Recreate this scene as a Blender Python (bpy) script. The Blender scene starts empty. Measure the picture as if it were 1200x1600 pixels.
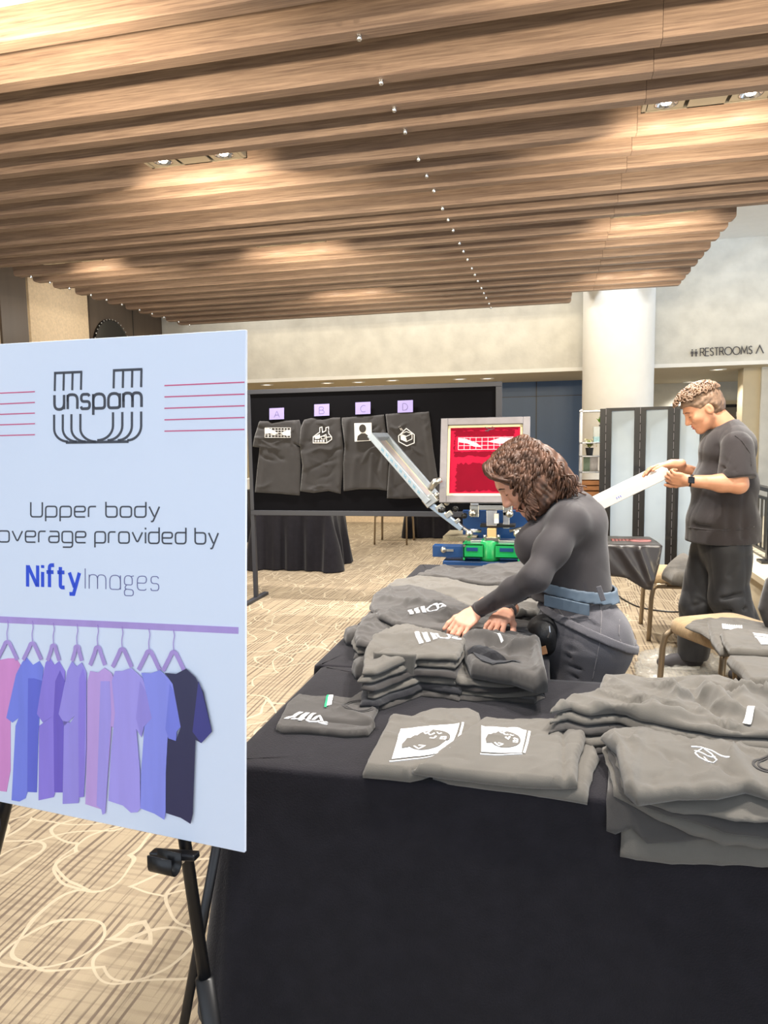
import bpy, bmesh, math, random
import numpy as np
from mathutils import Vector, Matrix, geometry, noise
R=math.radians; PI=math.pi
random.seed(7); rng=np.random.default_rng(7)
SC=bpy.context.scene; COL=SC.collection
# ------------------------------------------------------------------ camera (solved from the room's three vanishing points)
YAW,PITCH,ROLL,FPX,CAMH=0.2317942,-0.1009049,-0.0165506,1124.457,1.45
_cy,_sy,_cp,_sp=math.cos(YAW),math.sin(YAW),math.cos(PITCH),math.sin(PITCH)
cf=Vector((-_sy*_cp,_cy*_cp,_sp)); _r=Vector((_cy,_sy,0)); _u=_r.cross(cf)
cr=math.cos(ROLL)*_r+math.sin(ROLL)*_u; cu=-math.sin(ROLL)*_r+math.cos(ROLL)*_u
CAM=Vector((0,0,CAMH))
cd=bpy.data.cameras.new('camera'); co=bpy.data.objects.new('camera',cd); COL.objects.link(co)
cd.sensor_fit='VERTICAL'; cd.sensor_height=36; cd.sensor_width=27; cd.lens=FPX/1600*36; cd.clip_start=.05
co.matrix_world=Matrix(((cr.x,cu.x,-cf.x,0),(cr.y,cu.y,-cf.y,0),(cr.z,cu.z,-cf.z,CAMH),(0,0,0,1)))
SC.camera=co
# ------------------------------------------------------------------ world, exposure, lights
SC.view_settings.view_transform='Standard'; SC.view_settings.look='None'; SC.view_settings.gamma=1
SC.view_settings.exposure=1.5; SC.view_settings.use_curve_mapping=False
wd=bpy.data.worlds.new('world'); SC.world=wd; wd.use_nodes=True
bg=wd.node_tree.nodes['Background']; bg.inputs[0].default_value=(.78,.88,1,1); bg.inputs[1].default_value=.60
LAMP_W=68.0        # watts of one ceiling spot
SLAT_FILL_W=16.0       # watts of an unseen spot added under each lamp to light the slats
RING_W=22.0
UP_FILLS=[((-4.6,-.6,.8),(-2.6,3.0,3.0),150),((3.4,-.8,.8),(1.6,3.4,3.0),110)]  # unseen spots added behind the camera to light the slat faces
WALL_FILLS=[((-4.2,9.5,3.9),(-4.2,10.4,2.6),12,110),((-2.2,9.5,3.9),(-2.2,10.4,2.6),12,110),((-.4,9.5,3.9),(-.4,10.4,2.6),12,110),((2.1,9.4,3.9),(2.2,10.4,2.6),4.5,120),((3.4,9.4,3.9),(3.4,10.4,2.6),4,120),((.66,8.95,3.85),(.80,9.42,2.1),15,58),((-5.0,8.0,2.95),(-6.0,8.0,2.6),7,130)]  # unseen spots added to brighten the far wall, column and left wall
# ------------------------------------------------------------------ pixel -> point on a real plane
def ray(x,y): return (x-600)/FPX*cr-(y-800)/FPX*cu+cf
def atz(x,y,z): d=ray(x,y); return CAM+d*((z-CAMH)/d.z)
def aty(x,y,Y): d=ray(x,y); return CAM+d*(Y/d.y)
def atx(x,y,X): d=ray(x,y); return CAM+d*(X/d.x)
V=Vector
# ------------------------------------------------------------------ materials
def lin(c):
    c=[v/255 for v in c]
    return tuple([(v/12.92 if v<=.04045 else ((v+.055)/1.055)**2.4) for v in c]+[1])
def mat(name,rgb,rough=.6,metal=0,var=.0,scale=8,stretch=(1,1,1),bump=0,bscale=60,spec=.5,sheen=0,alpha=1,trans=0,emit=None,estr=0,coat=0):
    m=bpy.data.materials.new(name); m.use_nodes=True; nt=m.node_tree; b=nt.nodes['Principled BSDF']
    c=lin(rgb); b.inputs['Base Color'].default_value=c; b.inputs['Roughness'].default_value=rough
    b.inputs['Metallic'].default_value=metal; b.inputs['Specular IOR Level'].default_value=spec
    b.inputs['Sheen Weight'].default_value=sheen; b.inputs['Alpha'].default_value=alpha
    b.inputs['Transmission Weight'].default_value=trans; b.inputs['Coat Weight'].default_value=coat
    if emit: b.inputs['Emission Color'].default_value=lin(emit); b.inputs['Emission Strength'].default_value=estr
    tc=nt.nodes.new('ShaderNodeTexCoord'); mp=nt.nodes.new('ShaderNodeMapping'); mp.inputs['Scale'].default_value=stretch
    nt.links.new(tc.outputs['Object'],mp.inputs[0])
    n=nt.nodes.new('ShaderNodeTexNoise'); n.inputs['Scale'].default_value=scale; n.inputs['Detail'].default_value=6
    nt.links.new(mp.outputs[0],n.inputs[0])
    rp=nt.nodes.new('ShaderNodeValToRGB')
    lo=tuple([max(0,v*(1-var)) for v in c[:3]]+[1]); hi=tuple([min(1,v*(1+var)) for v in c[:3]]+[1])
    rp.color_ramp.elements[0].color=lo; rp.color_ramp.elements[1].color=hi
    rp.color_ramp.elements[0].position=.3; rp.color_ramp.elements[1].position=.7
    nt.links.new(n.outputs[0],rp.inputs[0]); nt.links.new(rp.outputs[0],b.inputs['Base Color'])
    if bump:
        n2=nt.nodes.new('ShaderNodeTexNoise'); n2.inputs['Scale'].default_value=bscale; n2.inputs['Detail'].default_value=4
        nt.links.new(mp.outputs[0],n2.inputs[0])
        bp=nt.nodes.new('ShaderNodeBump'); bp.inputs['Strength'].default_value=bump; bp.inputs['Distance'].default_value=.01
        nt.links.new(n2.outputs[0],bp.inputs['Height']); nt.links.new(bp.outputs[0],b.inputs['Normal'])
    return m
def N(nt,t,**k):
    n=nt.nodes.new(t)
    for a,v in k.items():
        if a.startswith('i_'): n.inputs[int(a[2:])].default_value=v
        else: setattr(n,a,v)
    return n
def math_(nt,op,a,b=None,c=None):
    n=N(nt,'ShaderNodeMath',operation=op)
    for i,v in enumerate((a,b,c)):
        if v is None: continue
        if hasattr(v,'links'): nt.links.new(v,n.inputs[i])
        else: n.inputs[i].default_value=v
    return n.outputs[0]
def mixc(nt,f,a,b):
    n=N(nt,'ShaderNodeMix',data_type='RGBA')
    nt.links.new(f,n.inputs[0])
    for i,v in ((6,a),(7,b)):
        if hasattr(v,'links'): nt.links.new(v,n.inputs[i])
        else: n.inputs[i].default_value=v
    return n.outputs[2]
# ------------------------------------------------------------------ mesh building
class MB:
    def __init__(s): s.v=[]; s.f=[]; s.mi=[]
    def add(s,vs,fs,mi=0):
        o=len(s.v); s.v+= [tuple(p) for p in vs]; s.f+=[tuple(i+o for i in f) for f in fs]; s.mi+=[mi]*len(fs); return s
    def hexa(s,p,mi=0):  # 8 corners, bottom 4 then top 4
        return s.add(p,[(0,3,2,1),(4,5,6,7),(0,1,5,4),(1,2,6,5),(2,3,7,6),(3,0,4,7)],mi)
    def box(s,a,b,mi=0):
        (x0,y0,z0),(x1,y1,z1)=a,b
        return s.hexa([(x0,y0,z0),(x1,y0,z0),(x1,y1,z0),(x0,y1,z0),(x0,y0,z1),(x1,y0,z1),(x1,y1,z1),(x0,y1,z1)],mi)
    def obox(s,c,ax,ay,az,mi=0): # oriented box: centre, half axis vectors
        c,ax,ay,az=map(V,(c,ax,ay,az))
        return s.hexa([c-ax-ay-az,c+ax-ay-az,c+ax+ay-az,c-ax+ay-az,c-ax-ay+az,c+ax-ay+az,c+ax+ay+az,c-ax+ay+az],mi)
    def bar(s,a,b,w,h,up=(0,0,1),mi=0):
        a,b=V(a),V(b); d=(b-a); L=d.length; d.normalize(); up=V(up)
        if abs(d.dot(up))>.99: up=V((0,1,0))
        sx=d.cross(up).normalized(); uz=sx.cross(d)
        return s.obox((a+b)/2,d*L/2,sx*w/2,uz*h/2,mi)
    def tube(s,pts,r,n=10,closed=False,cap=True,mi=0):
        pts=[V(p) for p in pts]; m=len(pts); rr=r if hasattr(r,'__len__') else [r]*m
        vs=[];up=None
        for i,p in enumerate(pts):
            if closed: t=pts[(i+1)%m]-pts[i-1]
            else: t=pts[min(i+1,m-1)]-pts[max(i-1,0)]
            t.normalize()
            if up is None:
                up=V((0,0,1)) if abs(t.z)<.9 else V((1,0,0))
            up=(up-t*up.dot(t))
            if up.length<1e-6: up=t.orthogonal()
            up.normalize(); q=t.cross(up)
            for k in range(n):
                a=2*PI*k/n; vs.append(p+(up*math.cos(a)+q*math.sin(a))*rr[i])
        fs=[]
        for i in range(m if closed else m-1):
            j=(i+1)%m
            for k in range(n): fs.append((i*n+k,i*n+(k+1)%n,j*n+(k+1)%n,j*n+k))
        if cap and not closed: fs.append(tuple(range(n-1,-1,-1))); fs.append(tuple((m-1)*n+k for k in range(n)))
        return s.add(vs,fs,mi)
    def cyl(s,a,b,r,n=24,r2=None,mi=0): return s.tube([a,b],[r,r if r2 is None else r2],n,mi=mi)
    def lathe(s,prof,c=(0,0,0),n=32,ax='z',mi=0):
        vs=[];m=len(prof)
        for r,h in prof:
            for k in range(n):
                a=2*PI*k/n; x,y=r*math.cos(a),r*math.sin(a)
                vs.append((c[0]+x,c[1]+y,c[2]+h) if ax=='z' else ((c[0]+h,c[1]+x,c[2]+y) if ax=='x' else (c[0]+x,c[1]+h,c[2]+y)))
        fs=[(i*n+k,i*n+(k+1)%n,(i+1)*n+(k+1)%n,(i+1)*n+k) for i in range(m-1) for k in range(n)]
        return s.add(vs,fs,mi)
    def prism(s,poly,ex,ey,en,o,t0,t1,mi=0):  # 2-D polygon on plane (o,ex,ey), thickness t0..t1 along en
        ex,ey,en,o=map(V,(ex,ey,en,o)); n=len(poly)
        vs=[o+ex*x+ey*y+en*t for t in (t0,t1) for x,y in poly]
        tris=geometry.tessellate_polygon([[V((x,y,0)) for x,y in poly]])
        fs=[tuple(t) for t in tris]+[tuple(i+n for i in t[::-1]) for t in tris]
        fs+=[(i,(i+1)%n,(i+1)%n+n,i+n) for i in range(n)]
        return s.add(vs,fs,mi)
    def ribbon(s,pts,w,ex,ey,en,o,t0=0,t1=.0006,closed=False,mi=0):
        P=[V((x,y)) for x,y in pts]
        Q=[P[0]]
        for p in P[1:]:
            if (p-Q[-1]).length>1e-5: Q.append(p)
        P=Q; m=len(P)
        if m<2: return s
        ex,ey,en,o=map(V,(ex,ey,en,o)); L=[];Rr=[]
        for i in range(m):
            if closed: a=P[i]-P[i-1]; b=P[(i+1)%m]-P[i]
            else: a=P[i]-P[i-1] if i else P[1]-P[0]; b=P[i+1]-P[i] if i<m-1 else P[i]-P[i-1]
            if a.length<1e-7: a=b
            if b.length<1e-7: b=a
            a=a.normalized(); b=b.normalized(); na=V((-a.y,a.x)); nb=V((-b.y,b.x)); nn=na+nb
            if nn.length<1e-3: nn=na
            nn.normalize(); k=w/2/max(.4,nn.dot(na)); L.append(P[i]+nn*k); Rr.append(P[i]-nn*k)
        vs=[]
        for i in range(m):
            for q in (L[i],Rr[i]):
                for t in (t0,t1): vs.append(o+ex*q.x+ey*q.y+en*t)
        fs=[]
        for i in range(m if closed else m-1):
            j=(i+1)%m; a=i*4;b=j*4
            fs+=[(a+1,a+3,b+3,b+1),(a,a+1,b+1,b),(a+3,a+2,b+2,b+3),(a+2,a,b,b+2)]
        return s.add(vs,fs,mi)
    def build(s,name,mats,parent=None,smooth=False,bevel=0,auto=None,sub=0):
        me=bpy.data.meshes.new(name); vs=np.array(s.v,dtype=float)
        if parent is not None: off=np.array(wloc(parent))
        else:
            off=np.array([(vs[:,0].min()+vs[:,0].max())/2,(vs[:,1].min()+vs[:,1].max())/2,vs[:,2].min()])
        me.from_pydata((vs-off).tolist(),[],s.f)
        mats=mats if isinstance(mats,(list,tuple)) else [mats]
        for m in mats: me.materials.append(m)
        if len(mats)>1:
            for p,i in zip(me.polygons,s.mi): p.material_index=i
        bm=bmesh.new(); bm.from_mesh(me); bmesh.ops.recalc_face_normals(bm,faces=bm.faces); bm.to_mesh(me); bm.free()
        ob=bpy.data.objects.new(name,me); COL.objects.link(ob)
        if parent is not None: ob.parent=parent
        else: ob.location=off
        ob['w']=0
        WL[ob.name]=tuple(off)
        if smooth: 
            for p in me.polygons: p.use_smooth=True
        if auto:
            for p in me.polygons: p.use_smooth=True
            me.set_sharp_from_angle(angle=R(auto))
        if bevel:
            bv=ob.modifiers.new('b','BEVEL'); bv.width=bevel; bv.segments=2; bv.limit_method='ANGLE'; bv.angle_limit=R(40)
        if sub:
            sb=ob.modifiers.new('s','SUBSURF'); sb.levels=sub; sb.render_levels=sub
        del ob['w']
        return ob
WL={}
def wloc(o): return WL[o.name]
def tag(o,label=None,cat=None,group=None,kind=None):
    if label: o['label']=label
    if cat: o['category']=cat
    if group: o['group']=group
    if kind: o['kind']=kind
    return o
def thing(name,loc,label,cat,group=None):
    o=bpy.data.objects.new(name,None); COL.objects.link(o); o.location=loc; WL[o.name]=tuple(loc); o.empty_display_size=.1
    return tag(o,label,cat,group)
def struct(o): o['kind']='structure'; return o
def copy_tree(o,loc,label=None,group=None,rotz=None):
    kids=[c for c in COL.objects if c.parent==o]
    def rec(a,par):
        c=a.copy(); COL.objects.link(c); c.parent=par
        WL[c.name]=WL.get(a.name,(0,0,0))
        for k in [x for x in list(COL.objects) if x.parent==a and x!=c]: rec(k,c)
        return c
    c=rec(o,None); c.location=loc; WL[c.name]=tuple(loc)
    if rotz is not None: c.rotation_euler.z=rotz
    if label: c['label']=label
    if group: c['group']=group
    return c
def rpoly(pts,r,closed=False,n=5):
    """round the inner corners of a polyline"""
    P=[V(p) for p in pts]; out=[]; m=len(P)
    for i in range(m):
        if not closed and i in (0,m-1): out.append(tuple(P[i])); continue
        a,b,c=P[i-1],P[i],P[(i+1)%m]; u=a-b; w=c-b
        if u.length<1e-9 or w.length<1e-9: continue
        k=min(r,u.length*.49,w.length*.49); s=b+u.normalized()*k; e=b+w.normalized()*k
        for j in range(n+1):
            t=j/n; q=s*(1-t)**2+b*2*t*(1-t)+e*t*t; out.append(tuple(q))
    return out
def arc(cx,cy,r,a0,a1,n=16,ry=None):
    ry=r if ry is None else ry
    return [(cx+r*math.cos(R(a0+(a1-a0)*i/n)),cy+ry*math.sin(R(a0+(a1-a0)*i/n))) for i in range(n+1)]
# ================================================================== SETTING
def carpet_mat():
    m=bpy.data.materials.new('carpet'); m.use_nodes=True; nt=m.node_tree; b=nt.nodes['Principled BSDF']; L=nt.links.new
    tc=N(nt,'ShaderNodeTexCoord'); b.inputs['Roughness'].default_value=.95; b.inputs['Specular IOR Level'].default_value=.1
    def nz(scale,st,det=3,rough=.5,off=(0,0,0)):
        mp=N(nt,'ShaderNodeMapping'); mp.inputs['Scale'].default_value=st; mp.inputs['Location'].default_value=off
        L(tc.outputs['Object'],mp.inputs[0]); n=N(nt,'ShaderNodeTexNoise'); n.inputs['Scale'].default_value=scale; n.inputs['Detail'].default_value=det; n.inputs['Roughness'].default_value=rough
        L(mp.outputs[0],n.inputs[0]); return n.outputs[0]
    sp=N(nt,'ShaderNodeSeparateXYZ'); L(tc.outputs['Object'],sp.inputs[0])
    ph=nz(1,(5,.8,1),2); dash=nz(1,(40,1.6,1),1,off=(3,1,0)); ton=nz(1,(1.2,.9,1),2,off=(9,2,0)); x1=nz(1,(2.0,46,1),2); fine=nz(1,(150,2.5,1),1)
    w=math_(nt,'SINE',math_(nt,'ADD',math_(nt,'MULTIPLY',sp.outputs[0],250.),math_(nt,'MULTIPLY',ph,22.)))
    st=math_(nt,'MULTIPLY',math_(nt,'ADD',math_(nt,'MULTIPLY',w,2.2),-.2),1.0); c1=N(nt,'ShaderNodeClamp'); L(st,c1.inputs[0])
    c2=N(nt,'ShaderNodeClamp'); L(math_(nt,'ADD',math_(nt,'MULTIPLY',math_(nt,'SUBTRACT',dash,.5),9),.75),c2.inputs[0])
    c3=N(nt,'ShaderNodeClamp'); L(math_(nt,'ADD',math_(nt,'MULTIPLY',math_(nt,'SUBTRACT',x1,.5),9),.1),c3.inputs[0])
    base=mixc(nt,math_(nt,'MULTIPLY',c1.outputs[0],c2.outputs[0]),lin((150,136,115)),lin((90,77,69)))
    base=mixc(nt,math_(nt,'MULTIPLY',fine,.35),base,lin((164,149,124)))
    base=mixc(nt,math_(nt,'MULTIPLY',c3.outputs[0],.28),base,lin((104,90,78)))
    # pale looping scrolls: rings round scattered centres, bent by noise
    wob=N(nt,'ShaderNodeTexNoise'); wob.inputs['Scale'].default_value=3.2; wob.inputs['Detail'].default_value=1; L(tc.outputs['Object'],wob.inputs[0])
    vs=N(nt,'ShaderNodeVectorMath',operation='SCALE'); vs.inputs['Scale'].default_value=.22; L(wob.outputs['Color'],vs.inputs[0])
    va=N(nt,'ShaderNodeVectorMath',operation='ADD'); L(tc.outputs['Object'],va.inputs[0]); L(vs.outputs[0],va.inputs[1])
    ln=None
    for sc,rad,off in ((2.6,.33,(0,0,0)),(1.9,.40,(3.3,1.7,0)),(1.5,.5,(7.7,5.1,0))):
        mp=N(nt,'ShaderNodeMapping'); mp.inputs['Location'].default_value=off; mp.inputs['Scale'].default_value=(1,1,0); L(va.outputs[0],mp.inputs[0])
        vo=N(nt,'ShaderNodeTexVoronoi',voronoi_dimensions='2D'); vo.inputs['Scale'].default_value=sc; L(mp.outputs[0],vo.inputs[0])
        d=math_(nt,'ABSOLUTE',math_(nt,'SUBTRACT',vo.outputs['Distance'],rad))
        g=math_(nt,'LESS_THAN',d,.0054*sc)
        ln=g if ln is None else math_(nt,'MAXIMUM',ln,g)
    base=mixc(nt,math_(nt,'MULTIPLY',ln,.85),base,lin((176,163,141)))
    L(base,b.inputs['Base Color'])
    pile=nz(420,(1,1,1),2); bp=N(nt,'ShaderNodeBump'); bp.inputs['Strength'].default_value=.35; bp.inputs['Distance'].default_value=.004
    L(pile,bp.inputs['Height']); L(bp.outputs[0],b.inputs['Normal'])
    return m
M={}
M['carpet']=carpet_mat()
def wood_mat(name,lo,hi,rough=.45):
    m=bpy.data.materials.new(name); m.use_nodes=True; nt=m.node_tree; b=nt.nodes['Principled BSDF']; L=nt.links.new
    tc=N(nt,'ShaderNodeTexCoord'); oi=N(nt,'ShaderNodeObjectInfo')
    va=N(nt,'ShaderNodeVectorMath',operation='ADD'); L(tc.outputs['Object'],va.inputs[0])
    cb=N(nt,'ShaderNodeCombineXYZ'); L(math_(nt,'MULTIPLY',oi.outputs['Random'],37.),cb.inputs[0]); L(math_(nt,'MULTIPLY',oi.outputs['Random'],11.),cb.inputs[1]); L(cb.outputs[0],va.inputs[1])
    mp=N(nt,'ShaderNodeMapping'); mp.inputs['Scale'].default_value=(3.5,110,110); L(va.outputs[0],mp.inputs[0])
    n=N(nt,'ShaderNodeTexNoise'); n.inputs['Scale'].default_value=1; n.inputs['Detail'].default_value=8; n.inputs['Roughness'].default_value=.65; n.inputs['Distortion'].default_value=.4; L(mp.outputs[0],n.inputs[0])
    rp=N(nt,'ShaderNodeValToRGB'); e=rp.color_ramp.elements; e[0].color=lin(lo); e[1].color=lin(hi); e[0].position=.32; e[1].position=.68; L(n.outputs[0],rp.inputs[0])
    L(rp.outputs[0],b.inputs['Base Color']); b.inputs['Roughness'].default_value=rough
    bp=N(nt,'ShaderNodeBump'); bp.inputs['Strength'].default_value=.06; bp.inputs['Distance'].default_value=.004; L(n.outputs[0],bp.inputs['Height']); L(bp.outputs[0],b.inputs['Normal'])
    return m
M['wood']=wood_mat('walnut_slat',(94,77,70),(140,120,107))
M['plaster']=mat('mottled_plaster',(214,213,207),.8,var=.09,scale=5,bump=.15,bscale=30)
M['paint']=mat('white_paint',(238,238,236),.6,var=.02)
M['beige']=mat('beige_paint',(206,194,168),.7,var=.03)
M['tan']=mat('woven_tan_wallcovering',(222,200,170),.8,var=.1,scale=40,bump=.4,bscale=160)
M['brown']=mat('brown_panel',(92,80,70),.5,var=.12,scale=6,stretch=(1,1,.06))
M['bluedoor']=mat('blue_grey_door_paint',(66,92,128),.42,var=.06,scale=3,stretch=(1,1,.2))
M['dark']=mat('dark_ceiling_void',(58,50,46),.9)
M['black']=mat('black_powder_coat',(20,20,23),.38,var=.1)
M['black_gloss']=mat('black_gloss',(10,10,12),.12)
M['chrome']=mat('chrome',(205,207,210),.18,1)
M['alu']=mat('brushed_aluminium',(196,197,200),.36,1,var=.06,scale=30,stretch=(1,.1,1))
M['fixture']=mat('cream_fixture_metal',(205,194,172),.45)
M['framealu']=mat('satin_frame_aluminium',(126,124,130),.45,.35,var=.08,scale=18)
M['white']=mat('white_enamel',(236,235,230),.4)
M['lampglow']=mat('lamp_filament',(255,250,238),.4,emit=(255,238,212),estr=22)
M['softglow']=mat('lamp_reflector_lit',(255,252,245),.25,emit=(255,240,220),estr=1.2)
def simple(name,a,b,m,parent=None,**k): return MB().box(a,b).build(name,m,parent,**k)
FY=10.4; BY=12.2; RY=13.7; SZ=2.345; CZ=3.96; WX=-6.0
struct(MB().box((WX-.1,-2.5,-.05),(6.5,14.5,0)).build('floor',M['carpet']))
o=COL.objects['floor']; o.location=(0,0,-.05)
o.data.transform(Matrix.Translation(((WX-.1+6.5)/2,6.0,0)))
struct(simple('ceiling',(WX-.1,-2.5,CZ),(6.5,FY,CZ+.1),M['paint']))
# far wall: deep plaster fascia over a lower recess
struct(simple('wall_back',(WX,FY,SZ+.045),(6.5,FY+.12,CZ),M['plaster']))
struct(simple('trim_1',(WX,FY-.012,SZ-.005),(6.5,FY+.02,SZ+.045),M['paint']))
struct(simple('ceiling_recess',(WX,FY+.02,SZ),(6.5,RY+.1,SZ+.045),M['beige']))
struct(simple('wall_recess',(WX,BY,0),(1.0,BY+.1,SZ),M['beige']))
struct(simple('baseboard_back',(WX,BY-.02,0),(-1.2,BY,.12),M['tan']))
struct(simple('wall_far',(1.0,RY,0),(6.5,RY+.1,SZ),M['plaster']))
struct(simple('wall_recess_left',(WX-.1,FY+.12,0),(WX,BY+.1,SZ),M['beige']))
struct(simple('wall_return',(.95,BY,0),(1.0,RY,SZ),M['beige']))
# left wall with alternating brown and woven panels
wl=MB()
struct(simple('wall_left',(WX-.1,-2.5,0),(WX,FY+.05,CZ),M['plaster']))
for n,(a,b,m) in enumerate(((8.58,FY,'brown'),(7.44,8.55,'tan'),(6.98,7.41,'brown'),(5.8,6.95,'tan'))):
    struct(simple('trim_%d'%(n+2),(WX,a,0),(WX+.03,b-.01,CZ),M[m]))
struct(simple('trim_6',(WX+.03,9.58,0),(WX+.034,9.595,CZ),M['black']))
# blue grey double doors in the recess
d=MB().box((-1.05,BY-.03,0),(.86,BY,SZ)); dd=d.build('door_1',M['bluedoor']); struct(dd)
MB().box((-1.05,BY-.036,SZ-.245),(.86,BY-.03,SZ-.235)).box((-.285,BY-.036,0),(-.27,BY-.03,SZ)).box((-1.0,BY-.036,0),(-.99,BY-.03,SZ-.24)).build('door_seam',M['black'],dd)
# restroom corridor door, far right
d0=aty(1117,655,RY); d1=aty(1163,655,RY)
df=MB().box((d0.x-.12,RY-.05,0),(d1.x+.12,RY,2.02)).build('door_2',M['beige']); struct(df)
MB().box((d0.x,RY-.075,.02),(d1.x,RY-.05,1.9)).build('door_leaf',mat('grey_door',(120,114,104),.5),df)
MB().box((d0.x-.03,RY-.09,.0),(d0.x,RY-.05,1.94)).box((d1.x,RY-.09,.0),(d1.x+.04,RY-.05,1.94)).box((d0.x-.03,RY-.09,1.9),(d1.x+.04,RY-.05,1.95)).build('door_frame',M['black'],df)
MB().box((d0.x+.32,RY-.085,1.74),(d0.x+.5,RY-.075,1.82)).build('door_plate',M['white'],df)
# pier at the right of the recess
px0=aty(1177,700,11.2).x
struct(simple('wall_right',(px0,10.9,0),(6.5,11.3,SZ),M['plaster']))
struct(simple('trim_7',(px0-.22,10.95,0),(px0,11.25,SZ),M['beige']))
# recessed ring lights of the low soffit
def ring_light(x,y,label):
    t=thing('recessed_light',(x,y,SZ),label,'light')
    MB().lathe([(.105,0),(.11,-.006),(.095,-.012),(.085,-.004),(.08,.0)],(x,y,SZ),28).build('trim_ring',M['white'],t,smooth=True)
    MB().lathe([(.0,-.003),(.08,-.003),(.082,0)],(x,y,SZ),28).build('lens',M['softglow'],t,smooth=True)
    sp=bpy.data.lights.new('downlight','SPOT'); sp.energy=RING_W; sp.spot_size=R(120); sp.spot_blend=.6; sp.shadow_soft_size=.06; sp.color=(1,.93,.8)
    so=bpy.data.objects.new('downlight',sp); COL.objects.link(so); so.parent=t; so.location=(0,0,-.03)
for px_,lab in ((417,'recessed soffit light above the A card end of the black board'),(511,'recessed soffit light above the B card'),(560,'recessed soffit light above the C card'),(613,'recessed soffit light above the D card'),(718,'recessed soffit light above the red screen, near the board corner'),(761,'recessed soffit light second left of the round column')):
    p=aty(px_,600-.03*(px_-417)-3,11.35); p2=atz(px_,597-.03*(px_-417)+4 if px_<600 else 594-.02*(px_-613),SZ); ring_light(p2.x,min(max(p2.y,10.75),11.9),lab)
for px_,py_,lab in ((1122,577,'recessed soffit light under the restrooms lettering'),(1073,598,'recessed soffit light right of the round column, deep in recess')):
    p=atz(px_,py_,SZ); ring_light(p.x,min(p.y,13.4),lab)
# round column
cx=.80; cyy=9.85
struct_col=MB().lathe([(.44,0),(.44,CZ)],(cx,cyy,0),72).build('column',M['paint'],smooth=True)
tag(struct_col,'thick round cream column in front of the plaster fascia','column')
# ------------------------------------------------------------------ wood slat cloud
SLZ=3.0; SLH=.25; SLW=.068
slY=[1.05,1.42,1.68,1.95,2.317,2.575,2.85,3.212,3.48,3.735,4.105,4.37,4.637,5.0,5.26,5.53,5.905,6.16,6.445,6.79,7.06,7.345,7.70,7.97,8.24,8.60,8.885]
nS=len(slY)
ordn=['farthest','second','third','fourth','fifth','sixth','seventh','eighth','ninth','tenth','eleventh','twelfth','thirteenth','fourteenth','fifteenth','sixteenth','seventeenth','eighteenth','nineteenth','twentieth','twenty-first','twenty-second','twenty-third','twenty-fourth','twenty-fifth','twenty-sixth','twenty-seventh']
def slat_profile(mb,x0,x1,y,r0=.03,r1=.03):
    w=SLW/2; c=.012
    prof=[(-w,SLZ+SLH),(-w,SLZ+c),(-w+c,SLZ),(w-c,SLZ),(w,SLZ+c),(w,SLZ+SLH)]
    prof=[(-w,SLZ+SLH),(-w,SLZ+.004),(-w+.004,SLZ),(w-.004,SLZ),(w,SLZ+.004),(w,SLZ+SLH)]
    n=len(prof); rc=.03
    vs=[]; st=[(x0,0),(x0,1),(x1,1),(x1,0)]
    pts=[(x0,SLZ+SLH),(x0,SLZ+r0)]+[(x0+r0-r0*math.cos(R(a)),SLZ+r0-r0*math.sin(R(a))) for a in ((22,45,68,90) if r0>.001 else ())]
    pts+=[(x1-r1+r1*math.sin(R(a)),SLZ+r1-r1*math.cos(R(a))) for a in ((0,22,45,68,90) if r1>.001 else (90,))]+[(x1,SLZ+SLH)]
    mb.prism(pts,(1,0,0),(0,0,1),(0,1,0),(0,0,0),y-w,y+w)
for i,y in enumerate(slY):
    k=nS-1-i
    xl=-4.86 if y>5.85 else -5.95; xr=1.284 if y>5.85 else 4.5
    if y>8.5: xr=.19
    t=thing('ceiling_slat',(-.74,y,SLZ),'brown wood ceiling slat, %s row counting from the far end'%ordn[k],'ceiling slat','wooden ceiling slats')
    jx=.407
    if xr>jx+.1:
        mb=MB(); slat_profile(mb,xl,jx-.0008,y,.03,0); mb.build('board',M['wood'],t)
        mb=MB(); slat_profile(mb,jx+.0008,xr,y,0,.03); mb.build('board',M['wood'],t)
    else:
        mb=MB(); slat_profile(mb,xl,xr,y); mb.build('board',M['wood'],t)
    for xx in ([-.74]+([-4.7] if y>5.8 else [])):
        MB().lathe([(.0,-.02),(.008,-.02),(.011,-.016),(.011,0)],(xx,y,SLZ),12).build('bolt_head',M['chrome'],t,smooth=True)
struct(MB().box((-5.95,.6,SLZ+SLH),(4.5,5.95,SLZ+SLH+.02)).box((-4.86,5.95,SLZ+SLH),(1.284,8.5,SLZ+SLH+.02)).box((-4.86,8.5,SLZ+SLH),(.19,8.95,SLZ+SLH+.02)).build('ceiling_backing',M['dark']))
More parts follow.
